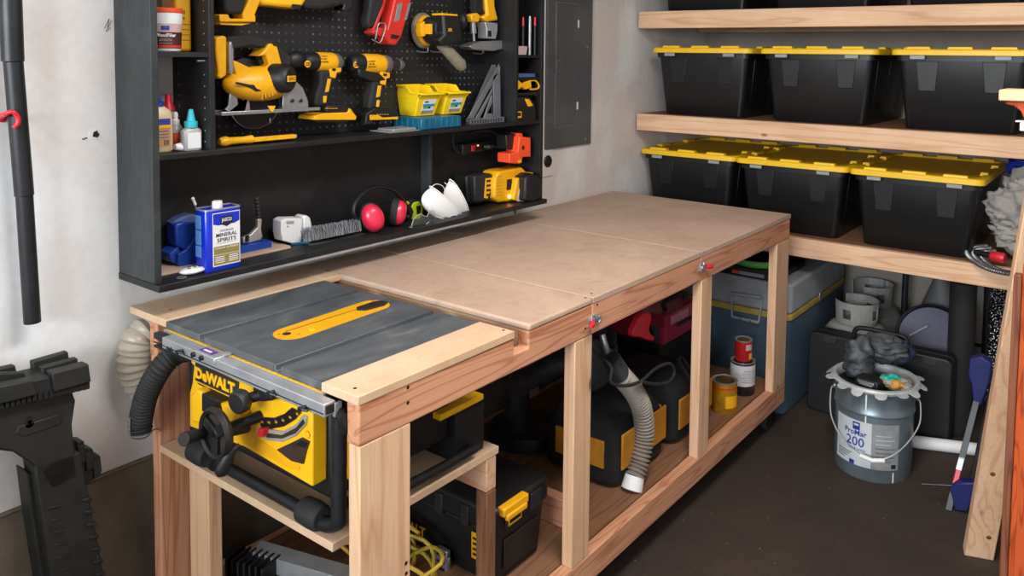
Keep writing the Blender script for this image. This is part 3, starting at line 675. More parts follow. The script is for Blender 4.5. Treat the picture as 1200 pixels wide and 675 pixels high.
# --- impact driver and drill
def driver(x0, dx, cap, lab, drill):
    r = thing('cordless_drill' if drill else 'impact_driver', lab, 'drill' if drill else 'impact driver', (.08, W(x0+30, 130, x=.08).y, W(x0+30, 140, x=.08).z))
    X = lambda pts: [(p[0]+dx[0], p[1]+dx[1]) for p in pts]
    # body axis along the wall: lathe profile along +y
    ys = lambda px, py: W(px, py, x=.085)
    p0, p1 = ys(*cap[0]), ys(*cap[1]); ax = (p1-p0).normalized(); L = (p1-p0).length
    def seg(n, m, prof, **k): return B().lathe(p0, [(r_*1.0, h*L) for r_, h in prof], 26, ax).build(n, m, r, bevel=.0015, **k)
    if drill:
        seg('rear_cap', 'black_plastic', [(0,0),(.020,.0),(.029,.03),(.031,.12),(.031,.24),(0,.24)])
        seg('motor_body', 'tool_yellow', [(0,.2),(.0315,.22),(.034,.30),(.034,.52),(.031,.60),(0,.60)])
        seg('gear_collar', 'grey_rubber', [(0,.57),(.032,.60),(.033,.66),(.029,.72),(.0,.72)])
        seg('chuck', 'dark_plastic', [(0,.72),(.019,.73),(.021,.76),(.021,.88),(.019,.90),(.0,.90)])
        seg('chuck_nose', 'grey_rubber', [(0,.9),(.021,.9),(.020,.96),(.012,1.02),(.0,1.02)])
    else:
        seg('rear_cap', 'black_plastic', [(0,0),(.020,.0),(.027,.05),(.029,.2),(.029,.34),(0,.34)])
        seg('motor_body', 'tool_yellow', [(0,.30),(.0295,.32),(.031,.42),(.031,.74),(.028,.80),(0,.80)])
        seg('gear_collar', 'grey_rubber', [(0,.76),(.029,.8),(.028,.9),(.019,1.0),(.0,1.0)])
    return r
plain('grey_rubber', '#68605c', .6, .1)
imp = driver(352, (0,0), ((355,72),(399,73)), 'small yellow impact driver with battery, right of the circular saw', False)
S('grip', 'black_rubber', [(371,82),(390,82),(388,92),(384,104),(380,118),(379,124),(364,124),(366,112),(371,98)], .062, .105, imp, .008, .085)
S('grip_accent', 'tool_yellow', [(379,92),(383,92),(380,107),(376,108)], .064, .108, imp, .001, .085)
S('grip_accent', 'tool_yellow', [(374,112),(378,112),(377,120),(374,120)], .064, .108, imp, .001, .085)
S('trigger_guard', 'tool_yellow', [(381,78),(395,79),(395,84),(390,85),(388,92),(382,90)], .062, .1075, imp, .002, .085)
S('hang_clip', 'matte_black', [(384,80),(388,80),(388,83),(384,83)], .1075, .1085, imp, 0, .085)
S('battery_top', 'black_plastic', [(376,123),(399,122),(402,126),(400,132),(375,132)], .05, .12, imp, .004, .09)
S('battery', 'tool_yellow', [(359,139),(361,135),(372,132),(400,131),(402,126),(410,136),(409,140),(360,140)], .045, .125, imp, .003, .09)
S('battery_base', 'black_plastic', [(362,140),(402,140),(400,143),(364,143)], .05, .12, imp, .002, .09)
dr = driver(410, (0,0), ((409,74),(471,76)), 'larger yellow drill with chuck and battery, above the left yellow bin', True)
S('grip', 'black_rubber', [(430,88),(448,88),(446,98),(442,112),(441,126),(428,128),(430,112),(433,100)], .062, .105, dr, .008, .085)
S('body_underside', 'black_plastic', [(414,80),(440,86),(448,94),(432,96),(416,90)], .06, .11, dr, .006, .085)
S('grip_accent', 'tool_yellow', [(438,100),(442,100),(440,113),(436,114)], .064, .108, dr, .001, .085)
S('grip_accent', 'tool_yellow', [(437,117),(440,117),(439,125),(436,125)], .064, .108, dr, .001, .085)
S('trigger_guard', 'tool_yellow', [(441,84),(452,85),(452,91),(448,92),(447,100),(441,98)], .062, .1075, dr, .002, .085)
S('hang_clip', 'matte_black', [(444,86),(448,86),(448,89),(444,89)], .1075, .1085, dr, 0, .085)
S('battery', 'black_plastic', [(420,140),(422,132),(431,126),(444,128),(454,127),(460,133),(458,138),(440,139),(424,142)], .045, .125, dr, .004, .09)
S('battery_trim', 'tool_yellow', [(425,134),(435,134),(440,137),(458,136),(458,139),(425,140)], .044, .127, dr, .001, .09)
S('belt_clip', 'dark_steel', [(420,134),(422,134),(422,141),(428,141),(428,144),(419,145)], .1, .13, dr, .001, .09)
for r_, a_, b_ in ((imp, (361,75), (380,66)), (dr, (418,76), (434,71))):
    w = W(a_[0], a_[1], x=.114)
    bd = B().lathe((.1105, w.y, w.z), [(.011,0),(.011,.0025),(.0,.003)], 16, (1,0,0)).build('badge', 'tool_yellow', r_)
    for dz in (-.004, 0, .004): B().box(.1125, .1142, w.y-.008, w.y+.008, w.z+dz-.001, w.z+dz+.001).build('badge_stripe', 'matte_black', bd)
for w, r_ in ((W(379.5, 69, x=.117), imp), (W(436, 75, x=.12), dr)):
    for i in range(3): text('lettering', ('DeWALT','XR 20V','BRUSHLESS')[i], (w.x, w.y, w.z+.009-i*.009), RY, UZ, .0075, 'matte_black', r_, .0003, width=(.03,.024,.034)[i])
for r_, (px, py) in ((imp, (388, 127)), (dr, (448, 134))):
    for i in range(5):
        w = W(px-6+i*3, py, x=.125); B().box(.1205, .1285, w.y-.002, w.y+.002, w.z-.001, w.z+.001).build('charge_mark', 'tool_yellow', r_)
# --- reciprocating saw (top edge of the photo)
rs = thing('reciprocating_saw', 'yellow reciprocating saw at the top edge, cut off by the photo', 'reciprocating saw', (.08, .35, 1.78))
S('grip', 'black_rubber', [(258,-30),(283,-34),(284,2),(280,17),(262,16),(258,10)], .06, .105, rs, .008, .085)
S('handle_base', 'tool_yellow', [(251,17),(262,17),(264,22),(280,22),(294,18),(294,26),(252,26)], .055, .11, rs, .003, .085)
S('handle_strut', 'tool_yellow', [(279,17),(290,-8),(304,-8),(292,22),(280,24)], .055, .108, rs, .004, .085)
S('foot', 'saw_yellow', [(252,26),(292,27),(280,30),(256,29)], .06, .1, rs, .001, .085)
S('barrel', 'saw_yellow', [(296,-35),(352,-30),(353,-2),(345,11),(300,6)], .045, .12, rs, .010, .085)
S('vent_patch', 'black_plastic', [(334,5),(345,6),(343,11),(333,10)], .12, .122, rs, 0, .085)
S('nose', 'black_rubber', [(350,-30),(392,-20),(396,6),(372,12),(350,10)], .05, .115, rs, .012, .085)
S('shoe', 'dark_steel', [(388,-18),(402,-16),(407,6),(402,13),(396,12),(398,6),(390,4)], .06, .11, rs, .003, .085)
# --- caulk / nailer, red
plain('red_tool', '#cc2f27', .4, var=.08); plain('barrel_mark', '#8f9092', .4, .3)
rd = thing('nail_gun', 'red nail gun hanging nose down at the top of the pegboard', 'nail gun', (.08, .84, 1.69))
S('grip', 'black_rubber', [(434,-24),(450,-24),(446,6),(436,30),(430,34),(427,26),(430,8)], .055, .095, rd, .008, .08)
S('handle_frame', 'red_tool', [(448,-24),(456,-24),(448,10),(441,28),(438,40),(434,36),(437,26),(444,8)], .058, .092, rd, .004, .08)
S('magazine', 'red_tool', [(463,-24),(481,-24),(477,6),(466,44),(460,53),(452,52),(447,44),(433,40),(432,36),(442,32),(450,34)], .05, .10, rd, .006, .08)
S('magazine_window', 'barrel_mark', [(461,5),(467,3),(463,24),(457,26)], .1, .102, rd, .001, .08)
S('magazine_lettering_strip', 'barrel_mark', [(474,4),(477,3),(472,23),(469,24)], .1, .1012, rd, 0, .08)
S('nose_opening', 'matte_black', [(454,40),(464,42),(460,46),(453,45)], .1, .1015, rd, 0, .08)
w = [W(436,46,x=.115), W(440,48,x=.115), W(446,49,x=.115), W(452,30,x=.115), W(446,27,x=.115), W(443,30,x=.115), W(440,46,x=.115)]
B().tube(w, .0022, 8, 5).build('belt_hook', 'steel', rd)
# --- random orbit sander
sd = thing('orbital_sander', 'round yellow orbital sander with grey dust bag on the pegboard', 'sander', (.08, 1.0, 1.56))
c = W(497, 36, x=.04)
plain('sander_skirt', '#8d8474', .6, var=.2)
AX = (1,.15,.05)
B().lathe((.026, c.y, c.z), [(.0,0),(.060,0),(.066,.004),(.066,.014),(.060,.02),(.0,.02)], 40, AX).build('sanding_pad', 'sander_skirt', sd, bevel=.001)
B().lathe((.026, c.y, c.z), [(.0,.0201),(.058,.0201),(.056,.026),(.050,.032),(.0,.032)], 36, AX).build('skirt', 'tool_yellow', sd, bevel=.002)
B().lathe((.026, c.y+.004, c.z), [(.0,.0322),(.050,.0322),(.046,.060),(.036,.09),(.0,.09)], 30, AX).build('motor_body', 'dark_plastic', sd, bevel=.002)
S('side_panel', 'tool_yellow', [(492,27),(496,25),(497,42),(493,43),(491,36)], .07, .098, sd, .001, .09)
S('top_grip', 'black_plastic', [(512,16),(530,18),(534,30),(534,46),(529,52),(512,54),(508,46),(514,40)], .08, .15, sd, .008, .12)
S('grip_trim', 'tool_yellow', [(512,15.5),(530,17),(530,19),(512,18)], .10, .1525, sd, .0006, .125)
S('panel', 'tool_yellow', [(505,28),(508,28),(508,40),(505,40)], .10, .125, sd, .001, .13)
text('lettering', 'XR', W(527.5, 35, x=.153), RY, UZ, .016, 'tool_yellow', sd, .0006, bold=.02)
B().sweep([W(516,52,x=.11), W(527,62,x=.11), W(540,76,x=.11), W(543,80,x=.11)], [.018,.022,.024,.014], 18, flat=.9).build('dust_bag', 'sander_skirt', sd)
# --- trim router
rt = thing('trim_router', 'yellow trim router with silver plunge base on the pegboard', 'router', (.08, 1.27, 1.55))
S('motor', 'tool_yellow', [(562,-22),(574,-22),(575,8),(579,24),(566,26),(560,20),(566,17)], .06, .11, rt, .008, .085)
S('side_switch', 'matte_black', [(553,-22),(562,-22),(563,10),(566,17),(554,15)], .07, .10, rt, .004, .085)
S('motor_collar', 'tool_yellow', [(549,17),(556,15),(560,18),(558,26),(550,26)], .07, .10, rt, .004, .085)
p0, p1 = W(554, 26, x=.085), W(555.5, 48, x=.085)
B().sweep([p0, p0.lerp(p1,.6), p0.lerp(p1,.62), p1], [.012,.012,.006,.006], 16).build('plunge_column', 'steel', rt)
S('base_casting', 'aluminium', [(563,26),(578,27),(578,36),(576,46),(565,45),(565,34)], .06, .11, rt, .004, .085)
S('casting_gap', 'matte_black', [(566,36),(570,36),(570,43),(566,43)], .108, .1115, rt, 0, .085)
S('base_plate', 'steel', [(543,54),(556,49),(585,47),(587,50),(586,57),(572,60),(548,58)], .055, .115, rt, .004, .085)
for p in ((541,25),(590,32)): B().ball(W(p[0],p[1],x=.075), .026, 18, 12, (1,.8,1.25)).build('side_knob', 'black_plastic', rt)
# --- parts organiser and bins
plain('teal_plastic', '#0f607d', .35, var=.15)
tb = thing('parts_organizer', 'low teal plastic parts box under the two yellow bins', 'parts box', (.11, 1.0, ZM1))
B().box(.035, .180, .915, 1.115, ZM1, ZM1+.042).build('box', 'teal_plastic', tb, bevel=.005)
for i in range(7): B().box(.1795, .1825, .925+i*.028, .931+i*.028, ZM1+.004, ZM1+.038).build('rib', 'teal_plastic', tb, bevel=.001)
for i in range(5): B().box(.05+i*.028, .056+i*.028, .912, .916, ZM1+.004, ZM1+.038).build('rib', 'teal_plastic', tb, bevel=.001)
plain('bin_yellow', '#f2cf16', .42, var=.03); plain('label_white', '#dcdcdc', .5, var=.05); plain('label_teal', '#1d9bb5', .5); plain('label_green', '#5fb04a', .5)
plain('label_grey', '#8e8f90', .5)
def bin_(lab, y0, first=None):
    z = ZM1+.0425
    if first: 
        d = dup(first, (0.09, y0+.055, z), None, lab); return d
    r = thing('parts_bin', lab, 'bin', (.09, y0+.055, z), 0, 'yellow hanging bins')
    th = .004; x0, x1 = .022, .146
    o = B()
    o.frustum(x0+.008, .108, y0+.006, y0+.104, z, x0, x1-.012, y0, y0+.11, z+.07)
    o.build('bin_base', 'bin_yellow', r, bevel=.003)
    for yy in (y0, y0+.106):
        B().prism([(x0, yy, z+.066), (x1-.012, yy, z+.066), (x1, yy, z+.078), (x1-.004, yy, z+.084), (x1-.05, yy, z+.086), (x1-.07, yy, z+.108), (x0, yy, z+.112)], (0,.004,0)).build('side_wall', 'bin_yellow', r, bevel=.001)
    B().box(x0, x0+.004, y0, y0+.11, z+.066, z+.112).build('rear_wall', 'bin_yellow', r, bevel=.001)
    B().prism([(x1-.014, y0, z+.068), (x1, y0, z+.079), (x1+.008, y0, z+.078), (x1+.008, y0, z+.084), (x1-.006, y0, z+.085), (x1-.016, y0, z+.074)], (0,.11,0)).build('front_lip', 'bin_yellow', r, bevel=.001)
    B().prism([(x0, y0-.004, z+.106), (x0, y0-.004, z+.113), (x1-.07, y0-.004, z+.110), (x1-.05, y0-.004, z+.088), (x1, y0-.004, z+.086), (x1, y0-.004, z+.080), (x1-.055, y0-.004, z+.082), (x1-.075, y0-.004, z+.103)], (0,.005,0)).build('rim', 'bin_yellow', r, bevel=.001)
    # label follows the sloping front
    f0, f1 = Vector((.1085, 0, z+.004)), Vector((x1-.0115, 0, z+.066)); u = (f1-f0).normalized(); n = Vector((u.z, 0, -u.x))
    def lab_(nm, mt, a, b, ya, yb, off, par):
        return B().prism([f0+u*a+n*off+Vector((0,y0+ya,0)), f0+u*a+n*off+Vector((0,y0+yb,0)), f0+u*b+n*off+Vector((0,y0+yb,0)), f0+u*b+n*off+Vector((0,y0+ya,0))], n*.0008).build(nm, mt, par)
    L = lab_('label', 'label_white', .006, .062, .03, .088, .0, r)
    lab_('label_band', 'label_teal', .034, .044, .03, .088, .0008, L); lab_('label_mark', 'label_green', .026, .033, .034, .055, .0008, L)
    lab_('label_mark', 'matte_black', .026, .033, .058, .07, .0008, L); lab_('label_band', 'label_grey', .006, .018, .03, .088, .0008, L)
    lab_('label_mark', 'matte_black', .050, .055, .036, .052, .0008, L)
    return r
bn = bin_('left one of two yellow plastic parts bins on the teal box', .945)
bin_('right one of two yellow plastic parts bins on the teal box', 1.085, bn)
# --- speed squares
plain('square_grey', '#85898f', .4, .5)
for i, (x, pp, lb) in enumerate(((.10, [(548,133),(578,76),(580,76),(580,147),(545,147)], 'grey aluminium rafter square, rear one of the pair beside the bins'),
                                 (.13, [(548,143),(584,78),(586,77),(586,147),(546,147)], 'grey aluminium rafter square, front one of the pair beside the bins'))):
    q = thing('rafter_square', lb, 'square', (x, W(570,147,x=x).y, ZM1))
    if i == 0: B().slabx([(548,141),(577,76),(581,76),(553,141)], x, x+.004).slabx([(576,88),(581,76),(582,141),(577,141)], x, x+.0041).slabx([(548,138),(582,138),(582,147),(548,147)], x, x+.0042).build('plate', 'square_grey', q)
    else:
        b_ = B()
        o_ = [(547,141),(584,78),(586,77),(586,139)]; 
        b_.slabx([(547,141),(585,75),(585,83),(554,141)], x, x+.004).slabx([(578,90),(585,83),(586,77),(587,141),(579,141)], x, x+.004).slabx([(547,139),(587,139),(587,143),(547,143)], x, x+.004).slabx([(556,141),(577,104),(577,108),(561,141)], x, x+.0041).slabx([(566,141),(576,112),(577,112),(577,120),(571,133),(578,133),(578,141)], x, x+.0042)
        b_.build('plate', 'square_grey', q, bevel=.0008)
        w0, w1 = W(548,147,x=x), W(588,143,x=x)
        B().box(x-.012, x+.014, w0.y, w1.y, ZM1+.0002, ZM1+.02).build('fence', 'square_grey', q, bevel=.001)
        for k in range(12): B().box(x+.0138, x+.0144, w0.y+.008+k*(w1.y-w0.y-.016)/12, w0.y+.014+k*(w1.y-w0.y-.016)/12, ZM1+.004, ZM1+.016).build('slot', 'dark_plastic', q)
# --- flat things on the long shelf
fl = W(462, 151, x=.13)
tag(B().box(.07, .17, .78, .955, ZM1+.0002, ZM1+.003).build('paper_sheet', 'label_grey'), 'thin grey sheet lying on the long shelf under the flat metal plate', 'sheet')
tag(B().box(.085, .165, .80, .905, ZM1+.0032, ZM1+.011).build('sanding_block', 'aluminium', bevel=.002), 'flat light metal plate lying on the shelf left of the teal box', 'plate')
ck = thing('wood_chisel', 'yellow handled chisel lying on the long shelf below the circular saw', 'chisel', (.14, .3, ZM1))
y0, y1 = W(257,165,x=.14).y, W(346,160,x=.14).y; zc = ZM1+.015
B().sweep([(.14, y0, zc), (.14, y0+.006, zc), (.14, y0+.02, zc), (.14, y0+.03, zc), (.14, y0+.07, zc), (.14, y0+.095, zc), (.14, y0+.1, zc)], [.008,.013,.0145,.011,.010,.012,.012], 16).build('handle', 'tool_yellow', ck)
B().box(.132, .15, y0+.1, y1-.004, zc-.0075, zc+.005).build('blade_cover', 'tool_yellow', ck, bevel=.0015)
B().box(.133, .149, y1-.004, y1, zc-.006, zc+.004).build('tip', 'rim_grey', ck, bevel=.001)
# ---------------- left column
plain('yellow_can_b', '#d29a17', .35, .3, var=.06); plain('filler_red', '#e0532a', .45); plain('filler_label', '#4a1f22', .5, var=.2); plain('label_pink', '#c9a9a4', .5)
wf = thing('wood_filler_tub', 'white wood filler tub with orange rim on the upper small shelf', 'tub', (.125, .052, 1.6515))
zt0 = 1.6515
B().lathe((.125,.052,zt0), [(0,0),(.033,0),(.036,.004),(.0385,.07),(.0405,.08),(.041,.1),(0,.1)], 32).build('tub', 'white_plastic', wf, bevel=.001)
B().lathe((.125,.052,zt0+.1), [(0,0),(.042,0),(.043,.003),(.043,.010),(.040,.013),(0,.013)], 32).build('lid', 'filler_red', wf)
def wrap(b, c, r, z0, z1, a0, a1, n=14, th=.0006, r1=None):
    """label wrapped on a round can between two compass angles (0 = +x, 90 = +y)"""
    L = []; r1 = r1 or r
    for k in range(n+1):
        a = math.radians(a0+(a1-a0)*k/n); d = Vector((math.cos(a), math.sin(a), 0))
        L.append([Vector(c)+d*r+Vector((0,0,z0)), Vector(c)+d*(r+th)+Vector((0,0,z0)), Vector(c)+d*(r1+th)+Vector((0,0,z1)), Vector(c)+d*r1+Vector((0,0,z1))])
    return b.ring(L)
FA = math.degrees(math.atan2(-1.1, 2.1))      # towards the photographer
l_ = wrap(B(), (.125,.052,zt0), .0365, .008, .034, -150, 90, r1=.0372).build('label', 'filler_label', wf)
wrap(B(), (.125,.052,zt0), .0372, .034, .072, -150, 90, r1=.0386).build('label', 'label_pink', wf)
wrap(B(), (.125,.052,zt0), .0375, .034, .05, -150, 90, r1=.0384).build('label', 'filler_label', wf)
wrap(B(), (.125,.052,zt0), .0370, .010, .016, -150, 90, th=.0009).build('label_band', 'red_tool', l_)
wrap(B(), (.125,.052,zt0), .0385, .055, .066, -42, -14, th=.001, r1=.0389).build('label_emblem', 'blue_plastic', l_)
d = Vector((math.cos(math.radians(FA)), math.sin(math.radians(FA)), 0)); tr = Vector((-d.y, d.x, 0))
text('lettering', 'WoodFiller', Vector((.125,.052,zt0+.042))+d*.0398, tr, UZ, .013, 'label_white', l_, .0004, width=.048, bold=.02)
for i in range(3): text('lettering', ('STAINABLE','INTERIOR','EXTERIOR')[i], Vector((.125,.052,zt0+.032-i*.004-.003*(i>1)))+d*.0386, tr, UZ, .004, 'label_pink', l_, .0003, width=.03)
yc = thing('rectangular_can', 'tall yellow glue can behind the wood filler tub', 'can', (.075, .10, zt0))
B().box(.045, .118, .082, .128, zt0, zt0+.24).build('can_body', 'yellow_can', yc, bevel=.008)
text('lettering', 'ood', W(212, 14, x=.119), RY, UZ, .014, 'matte_black', yc, .0003)
text('lettering', 'lene', W(212, 20.5, x=.119), RY, UZ, .014, 'matte_black', yc, .0003)
for i in range(4): B().box(.1181, .1186, .092, .122, zt0+.03+i*.014, zt0+.0315+i*.014).build('print_line', 'matte_black', yc)
plain('glue_cream', '#cbb991', .4, var=.06); plain('glue_blue', '#2a3a8c', .4); plain('glue_label', '#b98c58', .5, var=.15); plain('clear_grey', '#a8a8a8', .3, var=.05)
z = ZM1+.0003
g = thing('glue_bottle', 'cream glue bottle with dark blue cap at the left end of the long shelf', 'bottle', (.12,.034,z))
B().ring([[(.12+sx_*math.copysign(abs(math.cos(a))**.6, math.cos(a)), .034+sy_*math.copysign(abs(math.sin(a))**.6, math.sin(a)), z+h) for a in [2*PI*k/24 for k in range(24)]] for h, sx_, sy_ in ((0,.018,.026),(.004,.021,.030),(.09,.021,.030),(.108,.019,.026),(.118,.011,.012),(.122,.010,.010))]).build('bottle', 'glue_cream', g)
B().lathe((.12,.034,z+.1185), [(0,0),(.012,0),(.012,.012),(.006,.016),(.005,.03),(0,.03)], 18).build('cap', 'glue_blue', g)
lb = B().box(.1408, .1416, .016, .052, z+.015, z+.088).build('label', 'glue_label', g, bevel=.0003)
B().box(.1416, .1420, .016, .052, z+.072, z+.088).build('label_band', 'glue_blue', lb); B().box(.1416, .1420, .016, .052, z+.064, z+.071).build('label_band', 'tool_yellow', lb)
for i in range(5): B().box(.1416, .1420, .034+i*.003, .0355+i*.003, z+.018, z+.032).build('barcode_bar', 'matte_black', lb)
for i in range(3): B().box(.1416, .1420, .02, .046, z+.038+i*.008, z+.040+i*.008).build('print_line', 'glue_blue', lb)
g = thing('glue_bottle', 'tall bottle with a red cone cap, at the back of the shelf corner', 'bottle', (.05,.105,z))
B().lathe((.045,.098,z), [(0,0),(.019,0),(.021,.004),(.021,.07),(.019,.09),(.012,.104),(0,.104)], 22).build('bottle', 'clear_grey', g)
B().lathe((.045,.098,z+.102), [(0,0),(.018,0),(.017,.006),(.009,.026),(.008,.044),(0,.044)], 20).build('cap', 'red_plastic', g)
wrap(B(), (.045,.098,z), .0212, .008, .06, -100, 60).build('label', 'filler_label', g)
g = thing('glue_bottle', 'clear bottle with a white tip, between the red cap and teal cap bottles', 'bottle', (.09,.095,z))
B().lathe((.085,.096,z), [(0,0),(.018,0),(.019,.004),(.019,.055),(.012,.066),(0,.066)], 22).build('bottle', 'clear_grey', g)
B().lathe((.085,.096,z+.064), [(0,0),(.010,0),(.010,.014),(.006,.017),(.007,.03),(.004,.036),(0,.036)], 18).build('cap', 'white_plastic', g)
wrap(B(), (.085,.096,z), .0192, .008, .045, -60, 30).build('label', 'filler_red', g)
g = thing('glue_bottle', 'small bottle with teal cone cap and white label, in front', 'bottle', (.145,.106,z))
plain('cap_teal', '#35b8cd', .4)
B().ring([[(.145+sx_*math.copysign(abs(math.cos(a))**.6, math.cos(a)), .106+sy_*math.copysign(abs(math.sin(a))**.6, math.sin(a)), z+h) for a in [2*PI*k/24 for k in range(24)]] for h, sx_, sy_ in ((0,.012,.024),(.003,.014,.0265),(.052,.014,.0265),(.058,.011,.02),(.062,.009,.010))]).build('bottle', 'clear_grey', g)
B().box(.1591, .1597, .088, .125, z+.006, z+.048).build('label', 'label_white', g, bevel=.0003)
B().lathe((.145,.106,z+.061), [(0,0),(.016,0),(.0165,.016),(.011,.018),(.006,.048),(0,.05)], 20).build('cap', 'cap_teal', g)
tag(B().sweep([(.14,.064,z+.011),(.14,.076,z+.011),(.145,.082,z+.008),(.15,.09,z+.007)], [.008,.011,.008,.004], 14).build('bottle_cap', 'white_plastic'), 'loose white nozzle cap lying on the shelf between the bottles', 'cap')
# ---------------- right column
plain('tape_blue', '#48598c', .6); plain('crate_pink', '#bfa6a8', .5)
z = 1.6552
pc = thing('pen_cup', 'small pinkish cup in the right cabinet column, markers behind it', 'cup', (.14, 1.50, z))
B().frustum(.165, .184, 1.437, 1.487, z, .163, .186, 1.434, 1.492, z+.035).build('cup', 'crate_pink', pc, bevel=.002)
for i, (px, py, c_, lb) in enumerate(((613, 20, 'red_plastic', 'black marker with red top, left one behind the small cup'), (621, 19, 'steel', 'silver pen standing in the right cabinet column'), (627, 20, 'red_plastic', 'black marker with red top, right one beside the silver pen'))):
    w = W(px, py, x=.10); w = W(px, py, x=.172); y = w.y; p = thing('marker_pen', lb, 'pen', (.172, y, z))
    B().cyl((.172, y, z+.0003), (.172, y, w.z-.035 if c_ != 'steel' else w.z-.01), .006, n=12).build('barrel', 'black_plastic' if c_ != 'steel' else 'aluminium', p)
    B().cyl((.172, y, w.z-.0345 if c_ != 'steel' else w.z-.0095), (.172, y, w.z), .0055, .004, 12).build('cap', c_, p)
tag(B().box(.12, .185, 1.445, 1.545, 1.5652, 1.580).build('box', 'tape_blue', bevel=.002), 'flat blue box on the second small shelf of the right column', 'box')
tk = thing('hand_tool', 'yellow tool with open loop handle on the third small shelf', 'hand tool', (.15, 1.5, 1.5035))
S('body', 'tool_yellow', [(604,94),(608,94),(612,98),(619,95),(622,93),(623,103),(616,105),(612,102),(608,105),(604,105)], .14, .186, tk, .003, .185)
w = [W(a, b, x=.18) for a, b in ((621,95),(626,94),(630,97),(631.5,102),(628,104.5),(621,104.5))]
B().tube(w, .004, 10, 4).build('loop_handle', 'tool_yellow', tk)
tm = thing('tape_measure', 'black tape measure with yellow button in the lowest right cubby', 'tape measure', (.13, 1.5, ZM1))
S('case', 'black_plastic', [(604,146),(604,116),(614,112),(622,113),(628,122),(630,144)], .12, .184, tm, .01, .184)
S('button', 'tool_yellow', [(615,116),(620,116),(625,124),(619,125)], .14, .1865, tm, .002, .185)
S('badge', 'tool_yellow', [(604,131),(611,130.5),(611,138),(604,138.5)], .183, .1865, tm, .0005, .185)
S('badge_plate', 'matte_black', [(604,132),(610,131.8),(610,136),(604,136.3)], .1865, .1872, tm, 0, .185)
# ---------------- lower bay
z = ZB1+.0002
tag(B().box(.016, .128, .0, .425, z, z+.008).build('particleboard_offcut', 'mdf', bevel=.001), 'thin bare particleboard strip lying on the bottom shelf under the blue tools', 'board')
zo = z+.0083
# mineral spirits can
plain('can_blue', '#1433c4', .3, .2, var=.05, coat=.3); plain('can_khaki', '#8d7c43', .5); plain('can_pale', '#5f93d8', .5); plain('ink', '#1c2030', .5)
mc = thing('solvent_can', 'blue rectangular can of mineral spirits with white cap on the bottom shelf', 'can', (.16, .17, z))
cx0, cx1, cy0, cy1, ch_ = .134, .190, .117, .222, .168
L = []
for h, g_ in ((0,.001),(.003,0),(.165,0),(.168,.001)):
    pts = []
    for sx_, sy_ in ((-1,-1),(1,-1),(1,1),(-1,1)):
        r = .009; X_ = (cx0+g_+r if sx_ < 0 else cx1-g_-r); Y_ = (cy0+g_+r if sy_ < 0 else cy1-g_-r); a0 = {(-1,-1): PI, (1,-1): 1.5*PI, (1,1): 0, (-1,1): .5*PI}[(sx_,sy_)]
        for k in range(5): a = a0+k*PI/8; pts.append((X_+r*math.cos(a), Y_+r*math.sin(a), z+h))
    L.append(pts)
B().ring(L).build('can_body', 'can_blue', mc)
B().ring([[((p[0]-.162)*k_+.162, (p[1]-.1695)*k_+.1695, z+h) for p in L[2]] for h, k_ in ((.1655,1.005),(.170,1.005),(.170,.95),(.167,.94))]).build('can_rim', 'aluminium', mc)
B().lathe((.166,.165,z+.167), [(0,0),(.014,0),(.014,.004),(.0135,.018),(.012,.02),(0,.02)], 24).build('cap', 'white_plastic', mc)
F = cx1+.0002
la = B().box(F, F+.0006, .1365, .2165, z+.012, z+.158).build('label', 'label_white', mc)
B().prism([(F+.0007,.138,z+.156),(F+.0007,.138,z+.128),(F+.0007,.152,z+.124),(F+.0007,.2,z+.124),(F+.0007,.215,z+.130),(F+.0007,.215,z+.156)], (.0003,0,0)).build('label_field', 'can_blue', la)
B().box(F+.0006, F+.001, .139, .214, z+.015, z+.066).build('label_field', 'can_khaki', la)
B().box(F+.001, F+.0012, .139, .214, z+.0425, z+.0435).build('label_line', 'label_white', la)
B().prism([(F+.001,.159,z+.147),(F+.001,.159,z+.127),(F+.001,.177,z+.118),(F+.001,.195,z+.127),(F+.001,.195,z+.147)], (.0004,0,0)).build('emblem', 'ink', la)
text('lettering', 'JASCO', (F+.0015,.177,z+.136), RY, UZ, .013, 'label_white', la, .0003, width=.030, bold=.02)
text('lettering', 'ODORLESS', (F+.0008,.177,z+.108), RY, UZ, .008, 'ink', la, .0003, width=.04)
text('lettering', 'MINERAL', (F+.0008,.177,z+.0965), RY, UZ, .0145, 'ink', la, .0003, width=.062, bold=.015)
text('lettering', 'SPIRITS', (F+.0008,.177,z+.0825), RY, UZ, .0145, 'ink', la, .0003, width=.056, bold=.015)
text('lettering', 'CLEANS UP PAINT', (F+.0012,.177,z+.061), RY, UZ, .0065, 'label_white', la, .0003, width=.068)
for i in range(3): B().box(F+.0006, F+.0008, .146, .208, z+.0735-i*.002, z+.0742-i*.002).build('print_line', 'ink', la) if i == 0 else None
for yy in (.143, .183):
    for i in range(4): B().box(F+.001, F+.0012, yy, yy+.027, z+.036-i*.005, z+.038-i*.005).build('print_line', 'label_white', la)
for i, (a, b) in enumerate(((.115,.152),(.072,.112),(.038,.069))):
    B().box(.140, .168, cy0-.0006, cy0, z+a, z+b).build('side_label', 'can_pale', mc)
